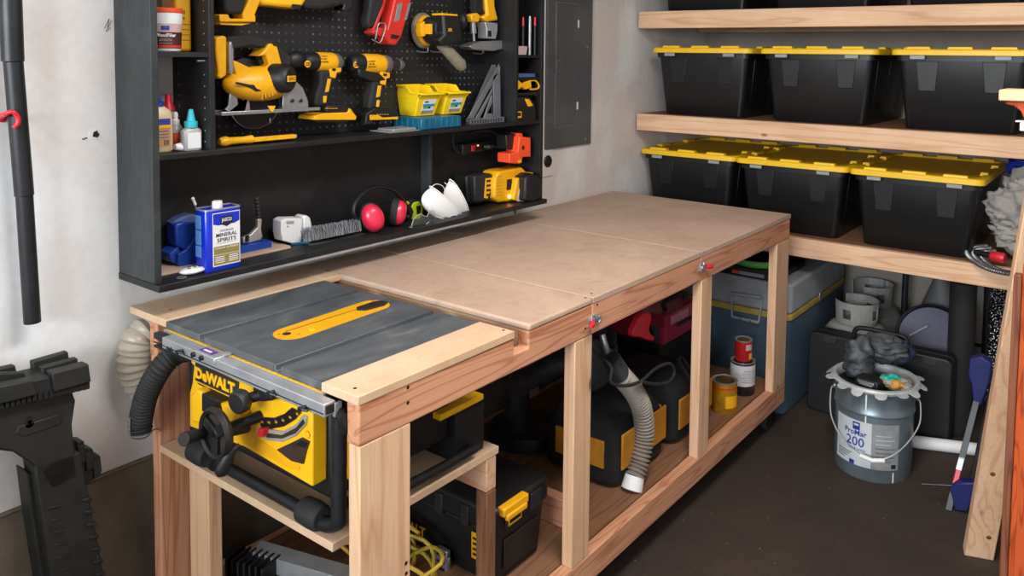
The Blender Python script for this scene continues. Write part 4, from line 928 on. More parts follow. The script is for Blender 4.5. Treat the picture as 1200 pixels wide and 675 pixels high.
# blue tool holder, wire probe
bl = thing('tool_holder', 'dark blue plastic tool holder wrapped in clear film, behind the blue can', 'tool holder', (.07, .1, zo))
S('cradle', 'blue_plastic', [(209,312),(209,298),(217,294),(224,286),(230,276),(238,272),(238,314),(226,314)], .085, .10, bl, .002, .1)
S('cradle', 'blue_plastic', [(193,296),(203,288),(209,298),(209,310),(196,306)], .03, .085, bl, .002, .06)
S('cartridge', 'blue_plastic', [(202,262),(212,259),(232,262),(232,280),(222,290),(211,292),(203,287)], .035, .085, bl, .006, .07)
S('film_bundle', 'tape_blue', [(198,262),(210,254),(222,250),(232,252),(232,262),(206,262)], .03, .07, bl, .006, .06)
p0, p1, p2 = W(232,262,x=.10), W(229,240,x=.10), W(226,233,x=.10)
pb = thing('pickup_probe', 'thin silver probe with ball tip standing up behind the blue can', 'probe', (.10, p0.y, zo))
B().sweep([(.10, p0.y+.008, zo), p1], .0018, 8).build('rod', 'steel', pb)
B().sweep([p1, p1.lerp(p2,.6), p2], [.004,.004,.003], 10).ball(p2, .005, 10, 8).build('tip', 'white_plastic', pb)
# remote
rm = thing('garage_remote', 'white oval remote control with key ring at the left end of the bottom shelf', 'remote control', (.165,.09,z))
a_, b_ = W(200,322,x=.17), W(237,317,x=.17)
B().ball((.165,.093,z+.009), 1, 24, 10, (.024,.036,.009)).build('case', 'white_plastic', rm)
for dy, dx in ((-.012,.004),(.004,.004),(.018,.004),(-.004,-.008),(.01,-.008)): B().ball((.165+dx,.093+dy,z+.0172), 1, 10, 6, (.004,.005,.0014)).build('button', 'dark_plastic', rm)
B().lathe((.185,.052,z+.002), [(.009,0),(.0105,.0012),(.012,0),(.0105,-.0012)], 18, close=True).build('key_ring', 'steel', rm)
# honing guide / ratchet clamp on blue base
rc = thing('toggle_clamp', 'metal toggle clamp with black ribbed lever on a blue base, behind the can', 'clamp', (.08,.3,zo))
w0, w1 = W(284,297,x=.09), W(316,291,x=.09)
B().box(.045, .10, w0.y-.05, w1.y, zo, zo+.02).prism([(.045,w1.y,zo),(.10,w1.y,zo),(.10,w1.y,zo+.02),(.075,w1.y,zo+.02)], (0,.001,0)).build('base', 'blue_plastic', rc, bevel=.003)
S('clamp_arm', 'rim_grey', [(283,285),(283,278),(292,274),(300,266),(300,256),(305,256),(304,268),(306,277),(303,281),(292,284)], .065, .08, rc, .003, .07)
w0, w1 = W(303,256,x=.072), W(301,231,x=.072)
B().sweep([w0.lerp(w1, i/12) for i in range(13)], [.006 + .0022*(i % 2) for i in range(13)], 14).build('ribbed_lever', 'black_rubber', rc)
B().cyl(W(290,283,x=.085), W(290,276,x=.085), .005, n=10).build('bolt', 'dark_steel', rc)
# white dispenser
wd_ = thing('tape_dispenser', 'white plastic dispenser with grey slot on the bottom shelf', 'dispenser', (.08,.46,z))
S('case', 'white_plastic', [(325,258),(330,255),(349,254.5),(350,256),(349,285),(340,285),(327,281),(325,272)], .055, .10, wd_, .008, .08)
S('case_end', 'white_plastic', [(351,254),(355,251),(360,254),(363,268),(362,281),(352,284)], .05, .098, wd_, .006, .08)
S('slot', 'rim_grey', [(348.5,256),(352,254),(352,284),(348.5,285)], .058, .09, wd_, .001, .08)
S('window', 'rim_grey', [(332,258.5),(341,258),(341,261.5),(332,262)], .099, .1005, wd_, 0, .085)
w = W(337,265.5,x=.10); B().lathe((.0995,w.y,w.z), [(.0022,0),(.0022,.001),(0,.001)], 10, (1,0,0)).build('keyhole', 'matte_black', wd_)
# brush
plain('bristle_grey', '#7f8286', .7, var=.2)
br = thing('bench_brush', 'grey bristle bench brush lying on the bottom shelf', 'brush', (.10,.58,z))
S('brush_block', 'dark_plastic', [(358,285),(392,280),(424,272),(425,275),(420,280),(390,287),(364,290),(358,288)], .115, .15, br, .005, .13)
cnt = 0
for i in range(24):
    for j in range(3):
        px = 360+i*2.7; pb_ = W(px, 283-i*.55, x=.10+.018*j); 
        b_ = B()
        for k in range(7):
            o = Vector((random.uniform(-.005,.005), random.uniform(-.003,.003), 0)); t = Vector((random.uniform(-.012,.004)-.004*(2-j), random.uniform(-.014,-.004), random.uniform(.034,.044)))
            b_.sweep([pb_+o, pb_+o+t*.55, pb_+o+t+Vector((0,random.uniform(-.004,.004),-.001))], [.0022,.0018,.001], 4)
        b_.build('bristle_tuft', 'bristle_grey', br)
S('bristle_bed', 'bristle_grey', [(360,284),(362,272),(390,264),(424,259),(423,270),(392,277)], .095, .12, br, .006, .11)
B().cyl(W(342,286,x=.135), W(362,284,x=.135), .004, n=8).build('brush_handle', 'teal_plastic', br)
# ear muffs
plain('muff_red', '#e02748', .35, coat=.3)
em = thing('ear_muffs', 'red and black ear muffs resting on the bottom shelf', 'ear muffs', (.12,.86,z))
c1, c2 = W(437,255,x=.155), W(467,249,x=.135)
for c_, d_, s_ in ((c1, Vector((.8,-.35,.12)), 1.25), (c2, Vector((.75,.6,-.1)), 1.15)):
    d_ = d_.normalized(); up = Vector((.0,-.35,.9)) if c_ is c1 else Vector((0,.45,.85))
    u = (up-d_*up.dot(d_)).normalized(); v_ = d_.cross(u)
    def ell(h, a, b): return [c_ + d_*h*s_ + u*(a*s_*math.sin(2*PI*k/28)) + v_*(b*s_*math.cos(2*PI*k/28)) for k in range(28)]
    B().ring([ell(-.022,.030,.022), ell(-.020,.040,.030), ell(-.004,.042,.031), ell(.0,.040,.03)]).build('ear_cushion', 'black_rubber', em)
    B().ring([ell(.0005,.038,.029), ell(.010,.036,.027), ell(.019,.028,.021), ell(.023,.016,.012), ell(.024,.003,.003)]).build('ear_cup', 'muff_red', em)
B().sweep(spline([W(424,262,x=.12), W(414,252,x=.12), W(416,236,x=.12), W(430,222,x=.12), W(446,219,x=.12), W(462,224,x=.12), W(474,238,x=.12), W(479,252,x=.12)], 6), .006, 10, flat=2.0).build('headband', 'black_plastic', em)
for p in ((422,256),(426,266),(478,254)): B().ball(W(p[0],p[1],x=.125), .008, 10, 8).build('pivot', 'black_plastic', em)
# lime tape measure, glasses, masks
plain('lime', '#b7cf1d', .4)
tp = thing('tape_measure', 'lime green and black tape measure behind the ear muffs', 'tape measure', (.09,.98,z))
S('case', 'black_plastic', [(470,258),(472,238),(478,233),(488,233),(494,240),(493,256),(490,261)], .05, .095, tp, .008, .08)
S('trim', 'lime', [(481,257),(483,248),(480,242),(483,237),(489,235.5),(493.5,240),(493,252),(489,256)], .094, .1, tp, .002, .09)
S('window', 'dark_steel', [(485.5,241.5),(491,240),(490,250),(486,251)], .1, .101, tp, .0005, .09)
S('tab', 'lime', [(471,237),(476,235.5),(478,238),(474,240)], .07, .0955, tp, .001, .085)
def clearmat(name, c, a=.35):
    m, nt, b = _base(name); b.inputs['Base Color'].default_value = lin(c); b.inputs['Roughness'].default_value = .08; b.inputs['Alpha'].default_value = a; b.inputs['Transmission Weight'].default_value = .6; b.inputs['IOR'].default_value = 1.2
clearmat('clear_lens', '#9a9da2', .22)
sg = thing('safety_glasses', 'clear safety glasses folded between ear muffs and white masks', 'safety glasses', (.19,.95,z))
def lens(pts, xx):
    P_ = [W(a, b, x=xx) for a, b in pts]; P_ = [Vector((xx+.006*math.sin(PI*i/(len(P_)-1)), p.y, p.z)) for i, p in enumerate(P_)]
    return B().prism(P_, (.0018,0,0))
lens([(482,266),(485,257),(492,251),(500,254),(502,260),(498,264)], .17).build('lens', 'clear_lens', sg)
lens([(500,257),(503,248),(507,247),(510,252),(510,259),(506,262)], .17).build('lens', 'clear_lens', sg)
B().tube([W(480,266,x=.19), W(488,267,x=.19), W(496,265,x=.19), W(503,260,x=.185)], .0016, 6, 4).build('temple', 'clear_grey', sg)
B().tube([W(482,266,x=.172), W(485,257,x=.172), W(492,251,x=.172), W(500,254,x=.172), W(503,248,x=.172), W(507,247,x=.172), W(510,252,x=.172)], .0014, 6, 4).build('frame', 'clear_grey', sg)
plain('mask_white', '#eceae8', .8, var=.02, bmp=.1)
def mask(lab, base, tip, w, xx):
    r = thing('dust_mask', lab, 'mask', (xx, (base[0][0]), z), 0, 'white cup masks')
    # open rim from top point to bottom points, cup bulges left
    (pt, pb2) = base; T, D_ = W(pt[0], pt[1], x=xx), W(pb2[0], pb2[1], x=xx); c_ = (T+D_)/2; u = (T-D_)/2
    q = W(tip[0], tip[1], x=xx)-c_; v_ = Vector((1,0,0))
    L = []
    for i in range(9):
        a = PI/2*i/8; s_ = math.cos(a)**.7 if i < 8 else .02; h = math.sin(a)
        L.append([c_ + q*h + u*(s_*math.sin(2*PI*k/28)) + v_*(w*s_*math.cos(2*PI*k/28)) for k in range(28)])
    B().ring(L).build('cup', 'mask_white', r)
    L2 = [c_ - q*.03 + u*(1.06*math.sin(2*PI*k/30))*(1+.02*math.sin(5*k)) + v_*(w*1.06*math.cos(2*PI*k/30)) for k in range(30)]
    B().sweep(L2, .0022, 6, close=True).build('rim', 'mask_white', r)
    return r
r1 = mask('white cup dust mask, the left one, leaning its rim on the other', ((505,220),(540,254)), (503,249), .024, .14); r1.location = r1.location
r2 = mask('white cup dust mask, the right one, standing upright', ((528,212),(547,250)), (524,245), .023, .12)
B().tube([W(503,222,x=.16), W(510,216,x=.16), W(517,217,x=.16), W(521,222,x=.155), W(520,230,x=.15)], .0013, 6, 5).build('strap', 'mask_white', r1)
B().tube([W(503,244,x=.16), W(512,254,x=.165), W(522,256,x=.165), W(532,252,x=.165), W(541,254,x=.165)], .0013, 6, 5).build('strap', 'mask_white', r1)
B().tube([W(521,214,x=.13), W(524,216,x=.14), W(527,212,x=.14), W(530,214,x=.13)], .0013, 6, 5).build('strap', 'mask_white', r2)
# chargers
def charger(lab, m1, body, face, vents, bat, xo):
    pass
c1_ = thing('battery_charger', 'dusty black battery charger with yellow label on the bottom shelf, power lead behind', 'charger', (.08,1.27,z))
S('base', 'black_plastic', [(541,236),(540,206),(546,203),(556,205),(560,238),(548,239)], .03, .10, c1_, .006, .07)
S('battery', 'dark_plastic', [(556,237),(555,206),(574,203),(578,207),(576,226),(572,236)], .07, .125, c1_, .006, .12)
S('label', 'tool_yellow', [(569,209),(577.5,208),(575,222),(571,233),(567,232)], .121, .1265, c1_, .0008, .125)
for i in range(4): S('print_line', 'matte_black', [(570,211+i*5.4),(575,210.4+i*5.4),(574.6,213+i*5.4),(570,213.6+i*5.4)], .1265, .1272, c1_, 0, .126)
for i in range(5): S('cooling_rib', 'dark_plastic', [(544+i*2.2,208),(545.2+i*2.2,208),(545.8+i*2.2,234),(544.6+i*2.2,234)], .098, .102, c1_, 0, .07)
c2_ = thing('battery_charger', 'yellow battery charger with a black battery at the cabinet right end', 'charger', (.1,1.45,z))
S('base', 'tool_yellow', [(578,232),(579,210),(584,201),(611,196),(618,203),(612,224),(600,236),(584,237)], .06, .145, c2_, .008, .14)
S('neck', 'tool_yellow', [(605,210),(615,203),(625,202),(620,208),(613,220),(607,236),(601,234)], .09, .17, c2_, .004, .165)
S('battery', 'black_plastic', [(614,208),(622,203),(630,206),(633,218),(631,232),(624,237),(613,235),(614,222)], .11, .205, c2_, .008, .195)
S('warning_label', 'crate_pink', [(608,222),(615,214),(617,222),(613,236),(606,236)], .17, .1735, c2_, .0005, .17)
S('label_plate', 'matte_black', [(594,210.5),(600,209.5),(599.5,222),(593.5,223)], .1450, .1458, c2_, 0, .145)
for i in range(7): S('cooling_slot', 'yellow_can', [(582,207+i*3.6),(588,206+i*3.6),(588,207.2+i*3.6),(582,208.2+i*3.6)], .145, .1458, c2_, 0, .145)
m, nt, b_ = _base('red_lamp'); b_.inputs['Base Color'].default_value = lin('#ff3020'); b_.inputs['Emission Color'].default_value = (1,.12,.06,1); b_.inputs['Emission Strength'].default_value = 6
m, nt, b_ = _base('red_lamp_bright'); b_.inputs['Base Color'].default_value = lin('#ff6a40'); b_.inputs['Emission Color'].default_value = (1,.25,.12,1); b_.inputs['Emission Strength'].default_value = 12
S('charge_lamp', 'red_lamp_bright', [(595,229),(602,227),(601,231),(596,232)], .145, .149, c2_, 0, .145)
# power strip and adapters
ps = thing('power_strip', 'black power strip with red switch on the right bay wall, lead looping over it', 'power strip', (.04,1.32,1.27))
a_, b_ = W(543,168,x=.06), W(598,163,x=.06); zz = (a_.z+W(543,182,x=.06).z)/2
B().box(.0125, .058, a_.y, 1.565, zz-.02, zz+.02).build('housing', 'black_plastic', ps, bevel=.004)
w = W(554,176,x=.059); B().box(.058, .064, w.y-.01, w.y+.008, zz-.012, zz+.012).build('switch', 'red_plastic', ps, bevel=.002)
w = W(560,171,x=.06); B().ball((.061, w.y, zz+.008), .003, 10, 8).build('pilot_lamp', 'red_lamp', ps)
w = W(574,173,x=.07); B().sweep([(.058,w.y-.02,zz), (.075,w.y-.01,zz), (.078,w.y+.012,zz)], [.012,.012,.007], 12).build('plug', 'dark_plastic', ps)
B().tube([(.05, W(533,160,x=.05).y, 1.372), W(531,166,x=.05), W(535,177,x=.05), W(544,181,x=.05), (.05, a_.y, zz-.01)], .0035, 8, 5).build('cord', 'black_rubber', ps)
B().tube([(.078,w.y+.012,zz), W(584,172,x=.08), W(586,162,x=.08), W(578,155,x=.08), W(566,153,x=.08), W(553,156,x=.07)], .0032, 8, 5).build('cord', 'black_rubber', ps)
ad = thing('power_adapter', 'black box power adapter plugged in beside the orange charger', 'power adapter', (.09,1.5,1.26))
S('block', 'black_plastic', [(592,158),(597,156),(607,157),(607,172),(603,176),(593,175)], .08, .135, ad, .004, .13)
oc = thing('orange_charger', 'orange tool charger hanging by the right end of the cabinet', 'charger', (.1,1.55,1.23))
S('body', 'orange_plastic', [(608,160),(621,161),(621,184),(612,184),(609,192),(596,191),(596,180),(606,178)], .10, .165, oc, .004, .16)
S('socket_block', 'orange_plastic', [(607,156),(612,156),(613,161),(607,161)], .11, .15, oc, .002, .15)
w = W(613,173,x=.165); B().lathe((.165,w.y,w.z), [(.009,0),(.009,.001),(.005,.002),(0,.002)], 16, (1,0,0)).build('socket', 'filler_label', oc)
S('foot_label', 'tool_yellow', [(607,188),(611,187),(611,190.5),(607,191)], .165, .1662, oc, 0, .165)
# cords on the wall beside the cabinet, outlet
plain('plate_white', '#d9d3cf', .5, var=.03)
ol = thing('wall_outlet', 'white wall plate with a round black outlet beside the cabinet', 'outlet', (.004,1.9,1.16))
w = W(642, 189, x=.01)
a_, b_ = W(634,176,x=.01), W(650,212,x=.01)
B().box(.0005, .008, w.y-.04, w.y+.04, w.z-.07, w.z+.055).build('plate', 'plate_white', ol, bevel=.002)
B().lathe((.008,w.y,w.z), [(.027,0),(.028,.004),(.024,.008),(0,.009)], 28, (1,0,0)).build('socket', 'black_plastic', ol)
tag(B().tube([(.012,1.605,1.95), (.012,1.61,1.5), (.014,1.612,1.3), (.014, 1.625, 1.15), (.014, 1.63, 1.06), (.014, 1.63, .9668)], .0035, 8, 5).build('extension_lead', 'black_rubber'), 'black power cord running down the wall at the cabinet right side', 'cord')
# wire ring on the bench under the cabinet
rg = [W(531+17*math.cos(2*PI*k/24), 270+3.6*math.sin(2*PI*k/24), z=ZT) for k in range(24)]
rg = [Vector((max(p.x,.01), p.y, ZT+.0018)) for p in rg]
tag(B().sweep(rg, .0015, 6, close=True).build('wire_ring', 'steel'), 'thin wire ring lying on the worktop below the cabinet', 'ring')
# ================================================================ THINGS ON THE LEFT WALL
pp = thing('wall_pole', 'black telescoping pole hanging upright on the left wall', 'pole', (.05,-.25,.99))
def polseg(a, b, r, nm): B().cyl(W(a[0],a[1],x=.05), W(b[0],b[1],x=.05), r, n=24).build(nm, 'black_metal', pp, bevel=.001)
polseg((10,-60), (15,72), .0235, 'sleeve'); polseg((15.5,72), (28.5,229), .0205, 'tube'); polseg((28.5,229), (38,378), .0185, 'inner_tube')
w = W(12,138,x=.075)
rh = thing('pole_hook', 'red plastic hook clipped on the black pole', 'hook', w)
B().tube([W(2,138,x=.002), W(3,136,x=.03), W(6,134,x=.065), W(14,131,x=.078), W(20,136,x=.078), W(21,144,x=.078), W(16,150,x=.075)], .0055, 10, 5).build('hook', 'red_plastic', rh)
B().lathe(W(2,138,x=.001), [(.011,0),(.011,.004),(.006,.006),(0,.006)], 16, (1,0,0)).build('base', 'red_plastic', rh)
# ragged hole in the drywall with a screw: dark patch set in a raised torn lip
hl = thing('wall_hole', 'small ragged hole in the drywall left of the black cabinet', 'hole', (.001,-.075,1.435))
pts = []
for k in range(18):
    a = 2*PI*k/18; r = 6*(1+.10*math.sin(3*a)+.12*math.cos(5*a)+.06*math.sin(8*a)); pts.append((110+r*math.cos(a), 158+r*.95*math.sin(a)))
B().slabx(pts, .0, .0012).build('torn_paper', 'white_plastic', hl)
B().slabx([(112.5+(p[0]-110)*.62, 157.5+(p[1]-158)*.68) for p in pts], .0012, .0016).build('cavity', 'matte_black', hl)
for p in ((98,163),(101,162)): B().slabx([(p[0]-1.6,p[1]-.8),(p[0]+1.4,p[1]-1),(p[0]+1.6,p[1]+.6),(p[0]-1.2,p[1]+1)], 0, .0012).build('chip', 'concrete', hl)
for i, (a, b, c, d) in enumerate(((124,25,131,21),(121,36,131,26),(123,33,130,33),(126,20,128,32))):
    pass
tag(B().tube([W(122,34,x=.0008), W(128,22,x=.0008), W(126,32,x=.0008), W(131,24,x=.0008), W(124,37,x=.0008), W(130,32,x=.0008)], .0006, 5, 4).build('pencil_scribble', 'dark_plastic'), 'dark pencil scribble on the wall by the top left of the cabinet', 'scribble')
# ================================================================ BREAKER PANEL
bp = thing('breaker_panel', 'tall grey steel breaker panel on the wall right of the tool cabinet', 'breaker panel', (.01,2.03,1.225))
a_ = W(637.4,174,x=0); b_ = W(689.7,168,x=0)
B().box(.0005, .014, a_.y, b_.y, a_.z-.006, 2.35).build('cover', 'panel_grey', bp, bevel=.003)
y0, y1, z0_ = W(650,100,x=.014).y, W(676,100,x=.014).y, W(660,149,x=.014).z
zt_ = W(664,3,x=.014).z
B().box(.0142, .0165, y0, y1, z0_, zt_).build('door_seam', 'panel_edge', bp, bevel=.001)
B().box(.0150, .0185, y0+.005, y1-.005, z0_+.005, zt_-.005).build('door', 'panel_grey', bp, bevel=.001)
w = W(654,77,x=.02); lt = B().box(.0185, .021, w.y-.022, w.y+.022, w.z-.026, w.z+.026).build('latch_plate', 'panel_edge', bp, bevel=.001)
B().box(.0205, .024, w.y-.015, w.y+.015, w.z-.02, w.z+.02).build('latch_pull', 'panel_grey', bp, bevel=.003)
for py in (28, 124):
    w = W(677,py,x=.02); B().box(.0142, .0215, y1-.006, y1+.004, w.z-.018, w.z+.018).build('hinge', 'white_plastic', bp, bevel=.001)
for p in ((686,163),(688,55)):
    w = W(p[0],p[1],x=.014); B().lathe((.014,w.y,w.z), [(.006,0),(.006,.002),(0,.003)], 12, (1,0,0)).build('screw', 'steel', bp)
#NEXT3
# ================================================================ THINGS UNDER THE BENCH
zs = zr1+.0045
B().box(.21, .86, .90, .938, zs, zs+.089).build('crossbeam', 'fir_x', bench, bevel=.003)
B().box(.17, .21, .62, 2.36, zs+.2, zs+.289).build('back_rail', 'fir_y', bench, bevel=.003)
def rbox(b, x0, x1, y0, y1, z0, z1, r, g=0, n=4):
    """box with rounded upright corners; g draws the foot in"""
    L = []
    for z, q in ((z0, g), (z1, 0)):
        pts = []
        for sx_, sy_ in ((-1,-1),(1,-1),(1,1),(-1,1)):
            X_ = (x0+q+r if sx_ < 0 else x1-q-r); Y_ = (y0+q+r if sy_ < 0 else y1-q-r); a0 = {(-1,-1): PI, (1,-1): 1.5*PI, (1,1): 0, (-1,1): .5*PI}[(sx_,sy_)]
            for k in range(n+1): a = a0+k*PI/2/n; pts.append((X_+r*math.cos(a), Y_+r*math.sin(a), z))
        L.append(pts)
    return b.ring(L)
# toolbox
tbx = thing('toolbox', 'large black lidded toolbox with yellow latch under the saw end of the bench', 'toolbox', (.62,.67,zs))
rbox(B(), .385, .835, .56, .79, zs, zs+.155, .02, .012).build('case', 'black_plastic', tbx, bevel=.004)
rbox(B(), .375, .845, .550, .80, zs+.156, zs+.225, .025).build('lid', 'black_plastic', tbx, bevel=.012, seg=3)
for x in (.42, .52, .62, .72): B().box(x, x+.03, .545, .552, zs+.15, zs+.21).build('lid_rib', 'dark_plastic', tbx, bevel=.003)
for y in (.59, .70): B().box(.845, .850, y, y+.05, zs+.16, zs+.21).build('lid_rib', 'dark_plastic', tbx, bevel=.002)
B().box(.832, .838, .60, .75, zs+.03, zs+.12).build('side_recess', 'black_plastic', tbx, bevel=.003)
w0, w1 = W(588,588,x=.852), W(617,570,x=.852)
k = B().box(.836, .862, w0.y, w1.y, zs+.205, zs+.23).box(.852, .866, w0.y+.01, w1.y-.01, zs+.192, zs+.21).build('side_latch', 'tool_yellow', tbx, bevel=.004)
B().box(.8505, .8525, w0.y+.03, w1.y-.02, zs+.165, zs+.19).build('badge', 'tool_yellow', tbx, bevel=.001)
B().box(.8525, .853, w0.y+.035, w1.y-.025, zs+.172, zs+.184).build('badge_plate', 'matte_black', tbx)
w = W(480, 616, y=.558); text('lettering', 'DeWALT', (w.x-.01, .558, w.z), (1,0,0), UZ, .04, 'tool_yellow', tbx, .001, width=.15, bold=.02)
B().box(w.x-.085, w.x+.066, .5575, .559, w.z-.03, w.z-.026).build('lettering_line', 'tool_yellow', tbx)
w = W(521, 655, y=.55); bk = B().box(w.x-.022, w.x+.022, .536, .552, w.z-.07, w.z+.035)
bk.box(w.x-.03, w.x+.03, .534, .546, w.z+.0, w.z+.02); bk.build('steel_latch', 'steel', tbx, bevel=.003)
for dz in (-.02, 0, .02): B().cyl((w.x-.014, .534, w.z+dz), (w.x+.014, .534, w.z+dz), .003, n=8).build('latch_pin', 'dark_steel', tbx)
w = W(556, 645, y=.55); B().box(w.x-.018, w.x+.02, .5565, .5585, w.z-.03, w.z+.045).build('side_label', 'tool_yellow', tbx, bevel=.001)
for i in range(4): B().box(w.x-.012, w.x+.012, .556, .5566, w.z-.02+i*.015, w.z-.013+i*.015).build('print_line', 'matte_black', tbx)
# fence holder bracket on the saw shelf, part of the saw
b = B(); b.prism([(.70,.40,.621),(.84,.40,.621),(.84,.40,.74),(.80,.40,.74),(.78,.40,.68),(.70,.40,.66)], (0,.004,0)).box(.70,.845,.40,.50,.621,.625).box(.842,.846,.40,.50,.625,.745)
b.build('storage_bracket', 'black_metal', saw, bevel=.001)
B().box(.70, .846, .34, .50, .752, .768).build('bracket_top', 'saw_yellow', saw, bevel=.003)
B().box(.46, .70, .40, .46, .621, .75).build('rear_panel', 'black_plastic', saw, bevel=.006)
# mitre saw (behind the ribbed hose)
plain('cast_grey', '#4c4e51', .5, .6, var=.25)
ms = thing('miter_saw', 'grey miter saw with bright red handle standing under the bench by the ribbed hose', 'miter saw', (.36,1.30,zs))
B().lathe((.35,1.30,zs), [(0,0),(.14,0),(.145,.02),(.14,.05),(.05,.06),(0,.06)], 28).build('turntable', 'cast_grey', ms, bevel=.002)
B().sweep([(.35,1.24,zs+.05),(.38,1.22,.44),(.52,1.27,.53),(.68,1.32,.58)], [.05,.045,.045,.04], 14).build('arm', 'cast_grey', ms)
B().lathe((.64,1.28,.57), [(0,0),(.085,0),(.095,.01),(.095,.05),(.075,.06),(0,.06)], 30, (.8,-.5,0)).build('blade_guard', 'cast_grey', ms, bevel=.002)
B().sweep([(.64,1.36,.64),(.69,1.32,.65),(.71,1.30,.62)], [.04,.045,.035], 16).build('motor', 'dark_plastic', ms)
B().tube([W(706,392,x=.72), W(712,412,x=.74), W(724,436,x=.74), W(732,452,x=.76)], .011, 10, 5).build('slide_rod', 'steel', ms)
B().tube([W(716,385,x=.72), W(722,408,x=.76), W(718,428,x=.74), W(728,440,x=.76)], .007, 8, 5).build('cable', 'black_rubber', ms)
hp = [(746,372),(752,366),(760,366),(761,372),(758,386),(760,391),(765,394),(764,399),(757,398),(748,394),(740,394),(739,389),(742,382)]
S('handle', 'red_plastic', hp, .775, .80, ms, .004, .79)
S('handle_core', 'black_plastic', [(760,380),(770,382),(771,400),(766,400)], .70, .77, ms, .004, .76)
# power lead loops
ld = [W(690,405,x=.82), W(700,415,x=.84), W(716,430,x=.89), W(716,448,x=.90), W(734,452,x=.915), W(752,446,x=.915), W(768,432,x=.90), W(785,426,x=.89), W(790,438,x=.89), W(782,448,x=.90), W(765,450,x=.91), W(752,447,x=.925)]
tag(B().tube(ld, .0055, 8, 6).build('power_lead', 'black_rubber'), 'black power lead looped around the top of the ribbed hose under the bench', 'cable')
# ribbed dust hose
plain('hose_taupe', '#8b7f73', .5, .0, var=.12)
rb = thing('ribbed_hose', 'thick beige ribbed dust hose standing behind the bench front rail', 'hose', (.85,1.10,zs))
corr(B(), [W(727,440,x=.872), W(741,456,x=.872), W(752,478,x=.872), W(755,508,x=.872), W(750,538,x=.872), W(744,558,x=.872)], .0305, .014, .011, n=24).build('tube', 'hose_taupe', rb)
a_ = W(744,557,x=.872)
B().sweep([a_, (a_.x, a_.y-.02, zs+.001)], [.033,.037], 24, up=(1,0,0)).build('cuff', 'white_plastic', rb, bevel=.002)
B().sweep([W(716,420,x=.85), W(724,434,x=.86), W(729,443,x=.872)], [.03,.034,.032], 20).build('nozzle', 'cast_grey', rb)
# tool bags
plain('canvas_black', '#131314', .9, var=.2, bmp=.2, bs=200); plain('canvas_yellow', '#b87a12', .8, var=.12, bmp=.2, bs=200)
def bag(lab, x0, x1, y0, y1, h):
    r = thing('tool_bag', lab, 'tool bag', ((x0+x1)/2, (y0+y1)/2, zs), 0, 'black and yellow tool bags')
    b = B(); L = []
    for z, q in ((0,.03),(.02,.0),(h*.5,-.008),(h*.8,.01),(h*.95,.035),(h,.06)):
        L.append([((x0+x1)/2+(math.copysign(abs(math.cos(t))**.3, math.cos(t)))*((x1-x0)/2-q), (y0+y1)/2+(math.copysign(abs(math.sin(t))**.3, math.sin(t)))*((y1-y0)/2-q*.8), zs+z+.006*math.sin(5*t+z*30)*(z > .03)) for t in [2*PI*k/40 for k in range(40)]])
    b.ring(L).build('bag_body', 'canvas_black', r)
    for ya, yb in ((.06,.38),(.60,.92)):
        B().box(x1+.004, x1+.012, y0+(y1-y0)*ya, y0+(y1-y0)*yb, zs+h*.30, zs+h*.82).build('side_panel', 'canvas_yellow', r, bevel=.003)
    for xa in (.2,.6): B().box(x0+(x1-x0)*xa, x0+(x1-x0)*(xa+.25), y0-.008, y0, zs+h*.3, zs+h*.7).build('end_panel', 'canvas_yellow', r, bevel=.002)
    for f in (.42, .5):
        yy = y0+(y1-y0)*f
    B().sweep(spline([(x1+.006, y0+(y1-y0)*.42, zs+.02), (x1+.012, y0+(y1-y0)*.42, zs+h*.8), (x1-.06, y0+(y1-y0)*.45, zs+h+.05), (x1-.06, y0+(y1-y0)*.55, zs+h+.05), (x1+.012, y0+(y1-y0)*.52, zs+h*.8), (x1+.006, y0+(y1-y0)*.52, zs+.02)], 6), .01, 8, flat=.4).build('strap', 'canvas_black', r)
    return r
bag('black tool bag with yellow side panels behind the ribbed hose', .53, .84, 1.17, 1.52, .235)
bag('black tool bag with yellow panels just left of the third bench leg', .48, .85, 1.56, 1.88, .22)
# black machine box with red case on top
plain('red_case', '#b52c50', .3, var=.15, coat=.4); plain('red_case_pale', '#c987a0', .3, var=.1)
bc_ = thing('black_crate', 'black plastic machine case under the red lidded box', 'case', (.40,2.16,zs))
rbox(B(), .22, .58, 1.93, 2.24, zs, .42, .03).build('case', 'black_plastic', bc_, bevel=.008)
tag_ = thing('red_toolbox', 'dusty translucent red lidded box under the bench, left of the third leg', 'box', (.42,2.08,.4205))
rbox(B(), .24, .60, 1.93, 2.22, .4205, .498, .02, .01).build('tub', 'red_case', tag_, bevel=.004)
rbox(B(), .23, .61, 1.92, 2.23, .4985, .555, .02).build('lid', 'red_case', tag_, bevel=.005)
B().box(.609, .614, 1.96, 2.12, .508, .546).build('lid_window', 'red_case_pale', tag_, bevel=.002)
B().box(.609, .616, 2.02, 2.16, .485, .50).build('latch', 'dark_plastic', tag_, bevel=.002)
B().tube([(.56,2.0,.555),(.56,2.0,.59),(.56,2.18,.59),(.56,2.18,.555)], .011, 10, 5).build('handle', 'black_plastic', tag_)
